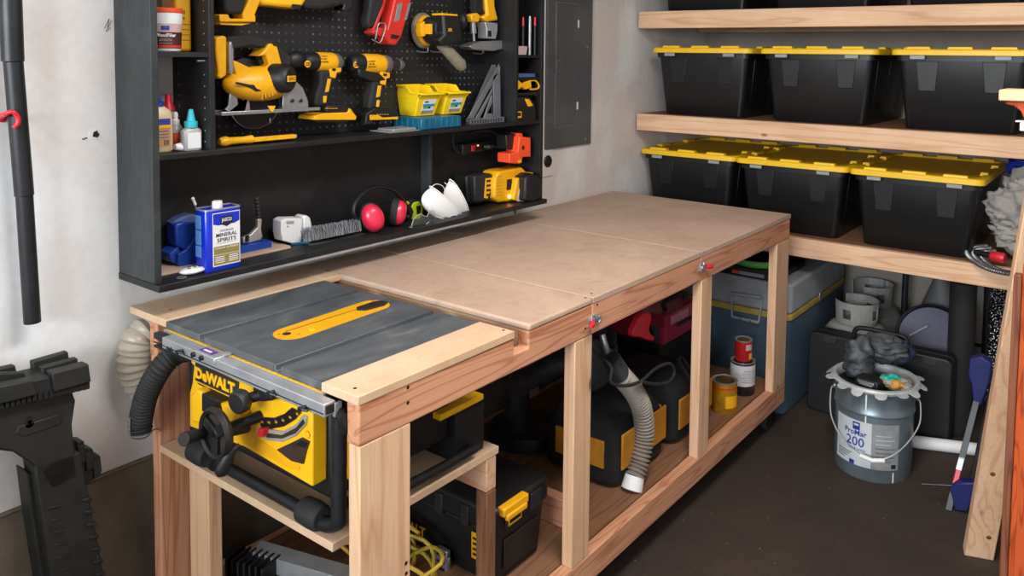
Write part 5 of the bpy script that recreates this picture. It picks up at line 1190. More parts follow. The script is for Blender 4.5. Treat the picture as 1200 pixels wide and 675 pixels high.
# cans
def can(lab, nm, c, r, h, body, lid='steel'):
    t = thing(nm, lab, 'can', c)
    B().lathe(c, [(0,0),(r-.001,0),(r,.002),(r,h-.002),(r-.001,h-.001),(0,h-.001)], 32).build('can_body', body, t)
    B().lathe((c[0],c[1],c[2]+h-.0015), [(r-.012,0),(r+.0015,0),(r+.0015,.004),(r-.001,.005),(r-.004,.002),(r-.012,.001)], 32, close=True).build('rim', 'steel', t)
    B().lathe((c[0],c[1],c[2]+h-.001), [(0,0),(r-.011,0),(r-.011,.002),(r-.02,.0015),(0,.0015)], 32).build('lid', lid, t)
    return t
def solve(px, py, z): return W(px, py, z=z)
plain('can_yellow_dirty', '#b8860f', .45, .2, var=.25); plain('lid_dirty', '#6d5328', .5, .5, var=.4); plain('can_red', '#b81d22', .35, .1, var=.05, coat=.3)
plain('paper_white', '#c9c9cb', .7, var=.05)
c = solve(850, 494, zs); cy_ = (.80, 1.80, zs)
q = W(849, 445, y=1.985)
yc_ = can('dented yellow metal can with red band, between the third and fourth legs', 'paint_can', (.855, q.y, zs), .052, q.z-zs, 'can_yellow_dirty', 'lid_dirty')
wrap(B(), (.855, q.y, zs), .0523, (q.z-zs)*.80, (q.z-zs)*.86, -130, 60).build('band', 'red_tool', yc_)
wrap(B(), (.855, q.y, zs), .0523, (q.z-zs)*.2, (q.z-zs)*.6, -60, 10).build('label', 'tool_yellow', yc_)
q2 = W(871, 422, y=2.2); wc_ = can('white labelled quart can with a small red can standing on it', 'paint_can', (.842, q2.y, zs), .053, q2.z-zs, 'dark_steel', 'dark_steel')
wrap(B(), (.842, q2.y, zs), .0534, (q2.z-zs)*.3, (q2.z-zs)*.94, -150, 80).build('label', 'paper_white', wc_)
for i in range(6):
    wrap(B(), (.842, q2.y, zs), .0541, (q2.z-zs)*(.42+i*.07), (q2.z-zs)*(.44+i*.07), -70+(i%2)*8, 5, th=.0005).build('print_line', 'label_grey', wc_)
q3 = W(871, 398, x=.72); rc_ = can('small red can standing on the white labelled can', 'paint_can', (.842, q2.y, q2.z+.0045), .037, .088, 'can_red', 'lid_dirty')
wrap(B(), (.842, q2.y, q2.z+.0045), .0373, .05, .075, -50, 0).build('label', 'label_pink', rc_)
wrap(B(), (.842, q2.y, q2.z+.0045), .0373, .01, .036, -25, 10).build('label', 'tool_yellow', rc_)
# silver rail tool and yellow cords at the near end
sr = thing('metal_channel', 'silver metal channel with black ribbed end lying under the saw shelf', 'metal channel', (.45,.25,zs))
p0, p1 = W(300,640,z=.30), W(410,672,z=.30); d_ = (p1-p0).normalized(); n_ = Vector((-d_.y, d_.x, 0)); p1 = p1+d_*.12
b = B(); 
b.obox((p0+p1)/2, d_, n_, UZ, (p1-p0).length, .05, .004); b.obox((p0+p1)/2-n_*.025-Vector((0,0,.02)), d_, n_, UZ, (p1-p0).length, .004, .044)
b.build('channel', 'aluminium', sr, bevel=.001)
for i in range(7):
    q = p0 - n_*.045 + d_*(i*.02-.03); B().obox(q-Vector((0,0,.04)), d_, n_, UZ, .006, .07, .09).build('rib', 'black_plastic', sr, bevel=.001)
B().obox(p0-n_*.05-Vector((0,0,.095))+d_*.09, d_, n_, UZ, .3, .12, .0176).build('base', 'black_plastic', sr, bevel=.003)
B().obox(p0-n_*.11-Vector((0,0,.06))+d_*.1, d_, n_, UZ, .26, .01, .03).build('edge_rail', 'aluminium', sr, bevel=.001)
plain('cord_yellow', '#b5972c', .55, var=.1)
rnd = random.Random(3)
for i in range(3):
    pts = []
    for k in range(14):
        a = k*1.3+i; pts.append((.66+.10*math.cos(a)+rnd.uniform(-.02,.02)-i*.09, .40+.07*math.sin(a)+rnd.uniform(-.02,.02), zs+.03+.012*i+.10*abs(math.sin(k*.9+i))))
    tag(B().tube(pts, .0055, 7, 4).build('yellow_cable', 'cord_yellow'), ('tangled yellow extension cord behind the silver channel, nearest strand bundle','tangled yellow extension cord on the lower shelf, middle coil','tangled yellow extension cord on the lower shelf, left coil')[i], 'cord', 'tangled yellow cords')
# ================================================================ COOLER AND TANKS
plain('cooler_blue', '#46596b', .5, var=.12, bmp=.1, bs=60); plain('cooler_white', '#8f9296', .5, var=.1); plain('cooler_gold', '#b0963f', .5)
co = thing('cooler', 'large blue cooler with dull white lid and gold stripe behind the far bench legs', 'cooler', (.6,2.85,0))
rbox(B(), .30, .945, 2.47, 3.30, 0, .455, .04, .02).build('tub', 'cooler_blue', co, bevel=.01)
rbox(B(), .295, .95, 2.465, 3.305, .4555, .485, .04).build('stripe', 'cooler_gold', co, bevel=.003)
rbox(B(), .295, .95, 2.465, 3.305, .4855, .625, .045).build('lid', 'cooler_white', co, bevel=.012, seg=3)
hp = lambda a, b: W(a, b, y=2.45)
fr_ = [hp(857,344), hp(893,349), hp(889,378), hp(858,371)]
B().sweep([fr_[0], fr_[1]], .009, 10).sweep([fr_[1], fr_[2]], .006, 8).sweep([fr_[2], fr_[3]], .008, 8).sweep([fr_[3], fr_[0]], .006, 8).build('carry_handle', 'cooler_white', co)
for f in (.35, .7):
    q = fr_[3].lerp(fr_[2], f); B().lathe((q.x, 2.443, q.z), [(.004,0),(.004,-.002),(0,-.002)], 8, (0,1,0)).build('rivet', 'dark_steel', co)
B().box(.9505, .956, 2.86, 2.90, .46, .50).build('latch', 'steel', co, bevel=.002)
B().box(.40, .80, 2.50, 2.86, .6265, .64).build('rear_tray', 'black_plastic', co, bevel=.002) if False else None
bb = thing('flat_case', 'black flat case with a red and white label lying on the cooler lid', 'case', (.62,2.65,.6255))
rbox(B(), .36, .88, 2.48, 2.86, .6257, .655, .02).build('case', 'black_plastic', bb, bevel=.003)
w0, w1 = W(858,322,y=2.478), W(895,328,y=2.478)
B().box(w0.x, w0.x+.035, 2.476, 2.4795, .634, .65).build('label', 'filler_red', bb); B().box(w0.x+.037, w1.x, 2.476, 2.4795, .634, .65).build('label', 'label_grey', bb)
plain('green_soft', '#5fa554', .6, var=.05)
B0 = [hp(856,313)+Vector((0,.12,0)), hp(862,314), hp(880,318), hp(900,316)]
tag(B().tube([(.60,2.62,.672),(.64,2.56,.672),(.70,2.54,.671),(.78,2.56,.671),(.84,2.64,.672)], .0155, 12, 6).build('foam_handle', 'green_soft'), 'bright green foam handle lying on the case above the cooler', 'foam handle')
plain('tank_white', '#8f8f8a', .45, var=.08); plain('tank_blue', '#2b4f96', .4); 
def tank(lab, c, gr, first=None):
    t = thing('propane_tank', lab, 'propane tank', c, 0, 'white propane tanks')
    r = .152
    B().lathe(c, [(0,.02),(.06,.012),(.11,.02),(.14,.05),(r,.09),(r,.29),(.145,.33),(.12,.362),(.07,.383),(0,.39)], 40).build('tank_body', 'tank_white', t)
    B().lathe(c, [(.09,0),(.102,0),(.102,.045),(.09,.045)], 32, close=True).build('foot_ring', 'tank_white', t)
    # collar: open guard ring with hand slots
    x, y, z = c; L = []
    cells = 30
    b = B()
    for k in range(24):
        a0, a1 = math.radians(gr+k*12), math.radians(gr+(k+1)*12)
        slot = k in (3,4,10,11,17,18)
        for za, zb in (((.378,.408),(.45,.485)) if slot else ((.378,.485),)):
            pr = [(.094,za),(.098,za),(.104,zb),(.100,zb)]
            b.ring([[(x+rr*math.cos(a), y+rr*math.sin(a), z+zz) for rr, zz in pr] for a in (a0, a1)])
    bmesh.ops.remove_doubles(b.bm, verts=b.bm.verts, dist=.0001)
    b.build('collar', 'tank_white', t)
    B().lathe((x,y,z+.387), [(0,0),(.022,0),(.022,.03),(.012,.035),(.012,.055),(.026,.057),(.026,.07),(0,.07)], 18).build('valve', 'steel', t)
    wrap(B(), c, .1525, .10, .27, -95, -10).build('label', 'tank_blue', t)
    wrap(B(), c, .1533, .10, .20, -70, -10).build('label', 'tank_white', t)
    wrap(B(), c, .1541, .13, .17, -68, -52).build('label', 'matte_black', t)
    return t
tank('white propane tank with blue label beside the cooler, the front one', (1.118, 2.925, 0), -150)
tank('white propane tank at the back of the corner, behind the front one', (1.10, 3.27, 0), -100)
# flat black case standing
fc = thing('tool_case', 'large flat black case standing on edge behind the paint pail', 'case', (1.3,2.66,0))
def rrect(x0, x1, z0, z1, r, y, n=5):
    p = []
    for sx_, sz_ in ((-1,-1),(1,-1),(1,1),(-1,1)):
        X_ = x0+r if sx_ < 0 else x1-r; Z_ = z0+r if sz_ < 0 else z1-r; a0 = {(-1,-1): PI, (1,-1): 1.5*PI, (1,1): 0, (-1,1): .5*PI}[(sx_,sz_)]
        for k in range(n+1): a = a0+k*PI/2/n; p.append((X_+r*math.cos(a), y, Z_+r*math.sin(a)))
    return p
B().prism(rrect(.98,1.60,0,.375,.03,2.645), (0,.055,0)).build('shell', 'black_plastic', fc, bevel=.006)
B().prism(rrect(.98,1.60,0,.375,.03,2.702), (0,.055,0)).build('shell', 'black_plastic', fc, bevel=.006)
B().tube([(1.17,2.70,.376),(1.18,2.70,.41),(1.22,2.70,.422),(1.36,2.70,.422),(1.40,2.70,.41),(1.41,2.70,.376)], .011, 10, 5).build('handle', 'black_plastic', fc)
for x in (1.05, 1.48): B().box(x, x+.06, 2.639, 2.645, .34, .37).build('latch', 'dark_plastic', fc, bevel=.002)
# blue drum with cone and black tube frame
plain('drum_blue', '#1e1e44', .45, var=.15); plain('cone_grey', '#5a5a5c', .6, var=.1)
dm = thing('blue_drum', 'round blue drum with a black rim and a grey cone rising behind it', 'drum', (1.44,2.98,0))
c = W(1086, 402, y=2.90)
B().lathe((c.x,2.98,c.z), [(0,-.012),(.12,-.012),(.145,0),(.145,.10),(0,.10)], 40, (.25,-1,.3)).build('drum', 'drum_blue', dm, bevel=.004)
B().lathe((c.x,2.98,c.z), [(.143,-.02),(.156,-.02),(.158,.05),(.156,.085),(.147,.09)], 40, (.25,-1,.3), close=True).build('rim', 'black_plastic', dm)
a_, b_ = W(1064,400,y=2.86), W(1104,380,y=2.86)
B().sweep([W(1066,393,y=2.84), W(1087,382,y=2.84)], .004, 8).build('lettering_bar', 'rim_grey', dm)
B().lathe((c.x+.02,3.14,c.z+.04), [(0,.24),(.02,.235),(.13,0),(.13,-.05),(0,-.05)], 36, (-.08,.0,1)).build('cone', 'cone_grey', dm)
B().cyl((c.x+.02,3.10,.0), (c.x+.02,3.10,c.z), .05, n=16).build('stem', 'black_plastic', dm)
tf = thing('hand_truck', 'black tube frame hand truck standing in the dark corner under the low shelf', 'hand truck', (1.44,3.34,0))
B().tube([(1.25,3.32,0),(1.25,3.32,.55),(1.27,3.32,.62),(1.34,3.32,.655),(1.54,3.32,.655),(1.61,3.32,.62),(1.63,3.32,.55),(1.63,3.32,0)], .016, 12, 5).build('frame', 'black_metal', tf)
B().cyl((1.25,3.32,.25),(1.63,3.32,.25), .010, n=10).build('cross_tube', 'black_metal', tf)
# shiny wire mesh roll
def meshmat():
    m, nt, b = _base('shiny_mesh'); v = coords(nt, (70, 70, 55))
    vo = N(nt, 'ShaderNodeTexVoronoi', i_Scale=1.6); nt.links.new(v, vo.inputs['Vector'])
    r = ramp(nt, [(.25, lin('#d8d8dc')), (.5, lin('#3a3a3e'))]); nt.links.new(vo.outputs['Distance'], r.inputs[0])
    nt.links.new(r.outputs[0], b.inputs['Base Color']); b.inputs['Metallic'].default_value = .9; b.inputs['Roughness'].default_value = .25
    bump(nt, b, vo.outputs['Distance'], 1, .01)
meshmat()
tag(B().lathe((1.752,2.92,0), [(.055,0),(.062,0),(.062,.70),(.055,.70)], 30, close=True).build('foil_duct', 'shiny_mesh'), 'shiny crinkled metal duct standing upright under the right end of the low shelf', 'duct')
tag(B().lathe((1.602,2.822,0), [(0,0),(.055,0),(.055,.68),(0,.68)], 26).build('dark_roll', 'matte_black', bevel=.003), 'dark upright roll standing left of the shiny metal duct', 'roll')
# white pipe
tag(B().lathe((1.30,2.475,.026), [(.021,0),(.026,0),(.026,.62),(.021,.62)], 26, (.93,.36,0), close=True).build('white_pipe', 'white_plastic'), 'white plastic pipe lying on the floor behind the paint pail', 'pipe')
# bar clamp
plain('clamp_blue', '#141d58', .45, var=.1)
cl = thing('bar_clamp', 'blue jawed bar clamp leaning upright beside the leaning board', 'clamp', (1.69,2.15,0))
t0, t1 = W(1152,440,y=2.30), W(1114,588,y=2.13); t1.z = max(t1.z, .02); ax = (t0-t1).normalized()
B().obox((t0+t1)/2, ax, (0,1,.2), (1,0,0), (t0-t1).length+.06, .01, .022).build('bar', 'black_metal', cl, bevel=.001)
t2, t3 = t0+Vector((.035,0,0)), t1+Vector((.05,.0,0)); 
B().sweep([t3+ax*.03, t2], .007, 8).build('rod', 'black_metal', cl)
q = t1+ax*.10; B().obox(q+Vector((0,-.0065,0)), ax, (0,1,.2), (1,0,0), .09, .012, .018).build('red_sleeve', 'red_plastic', cl, bevel=.002)
q = t1+ax*.145; B().obox(q+Vector((0,-.007,0)), ax, (0,1,.2), (1,0,0), .04, .013, .019).build('white_label', 'white_plastic', cl)
w = [(1136,420),(1150,418),(1162,426),(1160,446),(1150,476),(1140,470),(1138,450),(1134,440)]
B().slaby(w, 2.26, 2.31).build('upper_jaw', 'clamp_blue', cl, bevel=.005)
jp = [W(p[0],p[1],y=2.12) for p in ((1112,572),(1120,566),(1142,566),(1140,582),(1134,600),(1118,598),(1116,584))]
jp = [Vector((p.x,2.12,max(p.z,.001))) for p in jp]; B().prism(jp, (0,.05,0)).build('lower_jaw', 'clamp_blue', cl, bevel=.004)
e0, e1 = W(1080,567,y=2.12), W(1118,569,y=2.13); B().sweep([e0, e1], .004, 8).build('screw_rod', 'black_metal', cl)
# ================================================================ PAINT PAIL
plain('pail_grey', '#7d8a92', .35, .55, var=.12, vs=7); plain('pail_rim', '#b9bcbc', .45, .2, var=.12); plain('label_blue', '#27348c', .5)
plain('label_paper', '#c2c6ca', .55, var=.05)
PC = Vector((1.378, 2.285, 0)); HP = .365
pa = thing('paint_pail', 'grey steel five gallon paint pail with white label and wire handle on the floor', 'pail', PC)
B().lathe(PC, [(0,.004),(.143,.004),(.146,0),(.148,.004),(.150,.10),(.151,.26),(.156,.264),(.156,.272),(.152,.278),(.154,.34),(.160,.355),(.160,.362),(.150,.362),(.148,.30),(0,.298)], 48).build('bucket', 'pail_grey', pa)
B().lathe(PC, [(.150,.360),(.168,.358),(.172,.366),(.166,.374),(.152,.374),(.146,.366),(.146,.34),(.150,.34)], 48, close=True).build('rim', 'pail_rim', pa)
for k in range(14):
    a = math.radians(k*360/14+8+3*math.sin(k*2.3)); d = Vector((math.cos(a), math.sin(a), 0)); t_ = Vector((-d.y, d.x, 0))
    up_ = .35*math.sin(k*1.7); p = PC+Vector((0,0,.366))+d*.168
    nn = (d+Vector((0,0,-.5+up_))).normalized()
    B().prism([p-t_*.026, p-t_*.020+nn*.022, p-t_*.008+nn*.030, p+t_*.008+nn*.030, p+t_*.020+nn*.022, p+t_*.026], Vector((0,0,.0025))).build('lid_tab', 'pail_rim', pa, bevel=.0008)
FB = math.degrees(math.atan2(CAMLOC.y-PC.y, CAMLOC.x-PC.x))
lb = wrap(B(), PC, .1515, .055, .235, FB-62, FB+38, n=24).build('label', 'label_paper', pa)
wrap(B(), PC, .1522, .055, .235, FB-2, FB+38, n=16).build('label_panel', 'label_grey', lb)
def onpail(a): 
    d = Vector((math.cos(math.radians(a)), math.sin(math.radians(a)), 0)); return d, Vector((-d.y, d.x, 0))
def curved_text(s, a0, da, z, size, mat, par, adv):
    n = len(s)
    for i, ch in enumerate(s):
        if ch == ' ': continue
        d, t_ = onpail(a0+(i-(n-1)/2)*da); text('lettering', ch, PC+d*.1524+Vector((0,0,z)), t_, UZ, size, mat, par, .0003, width=adv*(.45 if ch in 'iIl' else 1.35 if ch == 'M' and size > .02 else .7 if ch == 'r' else 1), bold=.015, base=True)
for wd_s, zz_, sz_, wi_, bo_ in (('ProMar', .186, .030, .092, .02), ('200', .150, .052, .075, .01), ('INTERIOR LATEX', .120, .010, .085, .01)):
    d, t_ = onpail(FB-26); text('lettering', wd_s, PC+d*.1526+Vector((0,0,zz_)), t_, UZ, sz_, 'label_blue', lb, .0003, width=wi_, bold=bo_, cyl=(PC, .1526))
wrap(B(), PC, .1524, .198, .228, FB-30, FB-19, n=5).build('emblem', 'label_blue', lb)
wrap(B(), PC, .1530, .214, .222, FB-28, FB-21, n=4).build('emblem_band', 'label_paper', lb)
for i in range(7):
    wrap(B(), PC, .1528, .190-i*.017, .192-i*.017, FB+4, FB+(32 if i % 2 else 26), n=8).build('print_line', 'label_paper' if i < 3 else 'ink', lb)
for i in range(4): wrap(B(), PC, .1524, .098-i*.009, .1005-i*.009, FB-56, FB-30-i*4, n=8).build('print_line', 'ink', lb)
wrap(B(), PC, .1530, .062, .078, FB+27, FB+34, n=4).build('barcode', 'ink', lb)
wrap(B(), PC, .1524, .056, .072, FB-34, FB-26, n=4).build('print_disc', 'label_blue', lb)
wrap(B(), PC, .1535, .236, .35, FB-12, FB-10, n=2, r1=.157).build('paint_drip', 'white_plastic', pa)
wrap(B(), PC, .1510, .004, .045, FB+30, FB+32, n=2).build('paint_drip', 'white_plastic', pa)
# handle: from ear to ear, drooping towards the viewer
v_ = Vector((math.cos(math.radians(FB)), math.sin(math.radians(FB)), 0)); s_ = Vector((-v_.y, v_.x, 0))
eL, eR = PC-s_*.158+Vector((0,0,.31)), PC+s_*.160+Vector((0,0,.31))
hnd = [eL, eL-s_*.012+Vector((0,0,-.03)), eL-s_*.002+v_*.05+Vector((0,0,-.12)), PC-s_*.09+v_*.165+Vector((0,0,.135)), PC+v_*.19+Vector((0,0,.11)), PC+s_*.09+v_*.170+Vector((0,0,.150)), eR+s_*.004+v_*.05+Vector((0,0,-.10)), eR+s_*.012+Vector((0,0,-.03)), eR]
hb = B().tube(hnd, .0028, 8, 6).build('wire_handle', 'pail_rim', pa)
B().sweep([PC-s_*.045+v_*.186+Vector((0,0,.118)), PC+v_*.191+Vector((0,0,.109)), PC+s_*.045+v_*.187+Vector((0,0,.116))], .009, 12).build('handle_grip', 'white_plastic', hb)
for e, sg_ in ((eL,-1),(eR,1)): B().lathe(e-s_*sg_*.006, [(0,0),(.014,0),(.014,.006),(.006,.010),(0,.010)], 14, s_*sg_).build('handle_ear', 'pail_grey', pa)
B().lathe(PC+Vector((0,0,.3005)), [(0,.0),(.146,0),(.146,.030),(.1,.034),(0,.036)], 32).build('contents', 'matte_black', pa)
# on the pail
def crumple(c, r, seed, amp=.25, n=40, m=26, pins=14):
    rn = random.Random(seed); from mathutils import noise as NZ
    b = B(); c = Vector(c); L = []
    for i in range(m+1):
        a = -PI/2+PI*i/m; row = []
        for k in range(n):
            t = 2*PI*k/n; d = Vector((math.cos(a)*math.cos(t), math.cos(a)*math.sin(t), math.sin(a)))
            f = 1+amp*(NZ.noise(d*1.5+Vector((seed,0,0)))*1.3 + .55*(1-abs(NZ.noise(Vector((d.x*1.2, d.y*1.2, d.z*4))+Vector((0,seed,0))))*3.5) + .12*NZ.noise(d*6+Vector((0,0,seed))))
            row.append(c+Vector((d.x*r[0], d.y*r[1], d.z*r[2]))*f)
        L.append(row)
    return b.ring(L)
plain('glove_grey', '#4a4e52', .6, var=.35, bmp=.3, bs=40); plain('glove_blue', '#252b44', .6, var=.2)
plain('cloth_grey', '#9b958f', .85, var=.12, bmp=.3, bs=40)
zt_ = .3375
gl_ = thing('plastic_bag', 'crumpled grey translucent bag draped over the pail rim, towards the black case', 'bag', (1.34,2.36,zt_))
crumple((1.30,2.32,.42), (.062,.066,.08), 3, .30).build('bag_fold', 'glove_grey', gl_, ang=70)
crumple((1.375,2.40,.455), (.085,.06,.05), 8, .30).build('bag_fold', 'glove_grey', gl_, ang=70)
crumple((1.43,2.44,.44), (.05,.05,.045), 5, .28).build('bag_fold', 'glove_blue', gl_, ang=70)
kc = thing('clasp_box', 'small black box with a silver clasp lying in the paint pail', 'box', (1.385,2.25,.338))
w = W(1029,452,z=.36)
M = Matrix.Translation((1.375,2.235,.3385)) @ Matrix.Rotation(-.25, 4, 'Z')
B(M).box(-.05,.05,-.04,.04,0,.045).build('box', 'black_plastic', kc, bevel=.006)
B(M).box(-.035,.035,-.044,-.0405,.026,.038).box(-.028,.028,-.047,-.043,.020,.028).build('clasp', 'steel', kc, bevel=.002)
plain('packet_teal', '#23a08f', .5, var=.1); plain('packet_orange', '#c78a2e', .5, var=.15)
pk = thing('foil_packet', 'small teal and orange packet lying in the paint pail', 'packet', (1.47,2.27,.338))
crumple((1.462,2.262,.374), (.055,.045,.022), 21, .3).build('wrapper', 'cloth_grey', pk, ang=70)
crumple((1.447,2.25,.388), (.034,.028,.015), 22, .35, 24, 14).build('print', 'packet_teal', pk, ang=70)
crumple((1.472,2.228,.378), (.024,.018,.016), 23, .3, 20, 12).build('print', 'packet_orange', pk, ang=70)
for i in range(4): B().ball((1.412+i*.010, 2.235-i*.008+.012, .385-i*.002), 1, 10, 8, (.008,.008,.009)).build('print_scallop', 'packet_orange', pk)
# ================================================================ ON THE LOW SHELF, RIGHT END
zc = .811
ct = thing('crumpled_cloth', 'crumpled light grey cloth at the right end of the low shelf', 'cloth', (1.80,2.90,zc+.07))
from mathutils import noise as NZ
def sheet(c, w, h, seed, name, mat, par, dx=.05):
    b = B(); n, m = 34, 40; c = Vector(c); rows = []
    for i in range(m+1):
        row = []
        for k in range(n+1):
            u, v = k/n-.5, i/m-.5; q = Vector((u*3+seed, v*3, seed*.7))
            wob = NZ.noise(q)*.09+NZ.noise(q*2.3)*.045+abs(NZ.noise(q*4.1))*.03
            edge = 1+.18*NZ.noise(Vector((u*4, v*4, seed)))
            rd = math.sqrt((u*2)**2+(v*2)**2)
            row.append(c+Vector((u*w*edge, -.02-wob+.09*rd**2, v*h*edge)))
        rows.append(row)
    vs = [p for r in rows for p in r]; fs = [(i*(n+1)+k, i*(n+1)+k+1, (i+1)*(n+1)+k+1, (i+1)*(n+1)+k) for i in range(m) for k in range(n)]
    b._add(vs, fs); return b.build(name, mat, par, ang=80, solid=.002)
crumple((1.785,2.79,zc+.20), (.085,.07,.12), 31, .35, 60, 40).build('cloth_fold', 'cloth_grey', ct, ang=80)
crumple((1.82,2.83,zc+.26), (.10,.07,.11), 37, .35, 60, 40).build('cloth_fold', 'cloth_grey', ct, ang=80)
crumple((1.80,2.80,zc+.14), (.085,.07,.06), 45, .35, 60, 40).build('cloth_fold', 'cloth_grey', ct, ang=80)
plain('bag_blue', '#1f2f9c', .35, var=.1, coat=.3)
bg = thing('plastic_package', 'clear and blue plastic package above the crumpled cloth', 'package', (1.86,2.95,zc+.3))
crumple((1.80,3.04,zc+.38), (.07,.05,.05), 51, .35).build('blue_print', 'bag_blue', bg, ang=70)
crumple((1.93,2.86,zc+.33), (.05,.045,.07), 52, .35).build('blue_print', 'bag_blue', bg, ang=70)
crumple((1.90,3.03,zc+.36), (.09,.07,.07), 53, .4).build('film', 'cloth_grey', bg, ang=70)
B().sweep([W(1188,238,y=2.78), W(1192,250,y=2.76), W(1190,258,y=2.76)], [.012,.01,.014], 12).build('blue_tag', 'bag_blue', bg)
plain('flex_steel', '#8f8f8c', .35, .8, var=.2)
fx = thing('flexible_conduit', 'coil of ribbed steel conduit with a red end cap on the low shelf', 'conduit', (1.80,2.76,zc))
for i, rr in enumerate((.125, .155, .18)):
    pts = [(1.80+rr*1.0*math.cos(a), 2.76+rr*1.15*math.sin(a), zc+.018+.004*i-max(0,-math.sin(a)-.45)*.05) for a in [PI*.75+2*PI*k/16*.92 for k in range(17)]]
    corr(B(), pts, .0085, .008, .004, n=10, sub=5).build('conduit_loop', 'flex_steel', fx)
B().sweep([(1.66,2.70,zc+.035),(1.73,2.655,zc+.04)], .012, 12).build('connector', 'dark_steel', fx)
B().sweep([(1.73,2.655,zc+.04),(1.735,2.652,zc+.04),(1.775,2.64,zc+.04),(1.78,2.639,zc+.04)], [.017,.021,.021,.018], 18).build('red_cap', 'red_plastic', fx)
# ================================================================ RIGHT EDGE
lbo = thing('leaning_board', 'pale pine board leaning upright at the right edge, foot on the floor', 'board', (1.83,1.86,0))
f0, f1 = W(1130,651,z=0), W(1162,657,z=0); top = W(1193,290,y=1.60)
u = (top-f0); w_ = (f1-f0); wv = w_.normalized()
P8 = [f0, f0+wv*.089, f0+wv*.089+u*1.25, f0+u*1.25]
nv = wv.cross(u).normalized()*-.038
if nv.y < 0: nv = -nv
b = B(); b.prism(P8, nv); b.build('board', 'spruce_z', lbo, bevel=.003)
for t_, s2 in ((.08,.7),(.3,.45)):
    q = f0+wv*.089*s2+u*t_-nv.normalized()*.0002
    B().lathe(q, [(0,0),(.008,0),(.007,.0006),(0,.0008)], 14, -nv).build('knot', 'reddish_wood_z', lbo)
ok = thing('oak_stand', 'orange stained wooden stand cut off by the right edge, plank on a bracket on top', 'stand', (2.2,1.2,0))
B().box(1.990, 2.40, 1.2, 1.22, 0, 1.16).build('panel', 'orange_wood_z', ok, bevel=.003)
B().box(1.971, 1.9895, 1.196, 1.225, 0, 1.13).build('edge_strip', 'reddish_wood_z', ok, bevel=.004)
B().box(2.30, 2.36, 1.221, 1.28, 0, 1.7).build('post', 'spruce_z', ok, bevel=.003)
a_ = W(1170.5,105,y=1.2); b0_ = W(1170.5,118,y=1.2)
B().prism([(a_.x,1.2,b0_.z),(a_.x,1.2,a_.z),(a_.x+.012,1.26,a_.z),(2.45,1.26,a_.z),(2.45,1.2,a_.z),(2.45,1.2,b0_.z)][0:2]+[(2.45,1.2,a_.z),(2.45,1.2,b0_.z)], (0,.14,0)).build('plank', 'pine_x', ok, bevel=.003)
br_ = [(1178,119.5),(1200,119.5),(1230,121),(1235,180),(1205,146),(1200,139),(1196,130),(1188,124),(1178,122)]
B().slaby(br_, 1.215, 1.24).build('bracket', 'orange_wood_z', ok, bevel=.003)
B().box(W(1190,141,y=1.21).x, 2.3, 1.205, 1.25, W(1190,143,y=1.21).z, W(1190,141,y=1.21).z).build('metal_strap', 'steel', ok, bevel=.001)
B().box(W(1196,141,y=1.21).x, W(1200,141,y=1.21).x+.03, 1.2, 1.25, W(1196,153,y=1.21).z, W(1196,143.5,y=1.21).z).build('white_label', 'white_plastic', ok, bevel=.001)
# ================================================================ BLACK PLASTIC SAWHORSE, LEFT
plain('sawhorse_black', '#262624', .55, var=.25, vs=14, bmp=.1, bs=120)
sh = thing('folding_sawhorse', 'folded black plastic sawhorse leaning against the left wall', 'sawhorse', (.08,-.25,0))
def SH(n, pix, x0, x1, bev=.003, xr=None, mat='sawhorse_black'): return B().slabx(pix, x0, x1, xr or x1).build(n, mat, sh, bevel=bev)
SH('top_beam', [(-60,466),(0,452),(40,446),(60,441),(62,457),(85,452),(105,447),(106,453),(85,459),(62,464),(0,478),(-60,492)], .05, .145)
SH('top_jaw', [(60,437),(103,426),(106,447),(63,459)], .12, .155, .003, .15)
SH('top_jaw', [(48,430),(90,419),(92,430),(60,438),(59,447),(49,449)], .085, .105, .003, .1)
SH('top_jaw', [(38,424),(80,412),(82,424),(50,432),(49,440),(40,442)], .05, .07, .003, .07)
SH('top_jaw', [(-60,468),(0,452),(38,445),(43,462),(0,473),(-60,488)], .12, .155, .003, .15)
SH('top_jaw', [(-60,448),(0,437),(28,436),(30,446),(0,453),(-60,466)], .085, .105, .003, .1)
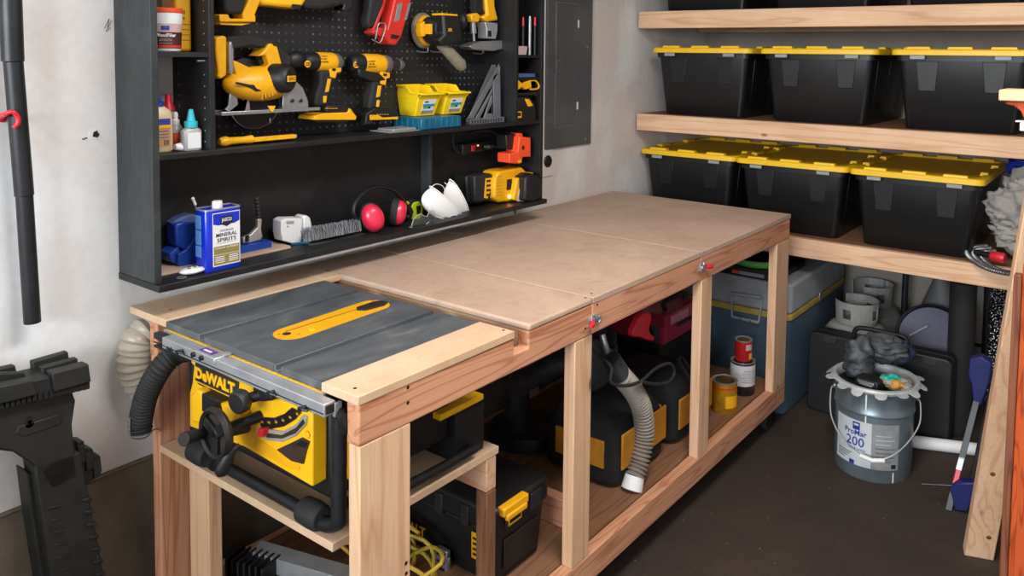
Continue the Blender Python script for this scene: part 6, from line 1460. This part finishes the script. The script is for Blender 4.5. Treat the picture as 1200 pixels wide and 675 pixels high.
SH('top_jaw', [(-60,440),(0,432),(18,428),(20,437),(0,442),(-60,456)], .05, .07, .003, .07)
for i in range(9): 
    w = W(47+i*6.8-(0 if i else 0), 464.5-i*1.55, x=.1465); B().box(.144, .1475, w.y-.007, w.y+.007, w.z-.009, w.z+.009).build('beam_slot', 'matte_black', sh)
for i in range(7): 
    w = W(2+i*6.4, 475-i*1.5, x=.1465); B().box(.144, .1475, w.y-.007, w.y+.007, w.z-.008, w.z+.008).build('beam_slot', 'matte_black', sh)
SH('leg_head', [(-60,492),(0,478),(85,459),(89,470),(85,498),(87,520),(92,560),(60,575),(48,556),(35,543),(16,530),(0,528),(-60,540)], .06, .12, .005)
SH('leg', [(40,545),(94,530),(100,560),(106,590),(114,630),(122,675),(136,760),(78,760),(60,675),(50,610)], .05, .12, .004)
SH('leg', [(30,552),(44,560),(58,640),(66,675),(76,760),(60,760),(48,675),(36,600)], .03, .09, .004)
for i in range(8):
    y_ = 592+i*14.5; x_ = 56+i*2.6; SH('leg_rib', [(x_,y_+3),(x_+16,y_-1),(x_+16,y_+1),(x_,y_+5)], .119, .124, .0008, .122)
    SH('leg_rib', [(x_+40,y_-7),(x_+51,y_-10),(x_+52,y_-5),(x_+41,y_-4)], .07, .126, .002, .122)
hn = SH('nameplate', [(22,500),(68,486),(72,492),(72,497),(28,512),(18,508)], .117, .1225, .002, .122)
w = W(35,497,x=.123); kh = B().lathe((.1215,w.y,w.z), [(.009,0),(.009,.001),(0,.001)], 16, (1,0,0)); kh.box(.1215,.1225,w.y-.004,w.y+.004,w.z,w.z+.018); kh.build('keyhole', 'matte_black', sh)
SH('folded_foot', [(90,517),(99,517),(100,525),(109,526),(111,535),(118,534),(120,553),(113,560),(102,568),(95,560)], .05, .09, .003, .09)
for i, p in enumerate(((99,524),(108,532),(117,541))): SH('foot_rib', [(p[0]-8,p[1]-1),(p[0],p[1]-3),(p[0]+1,p[1]+16),(p[0]-7,p[1]+20)], .09, .098, .001, .095)
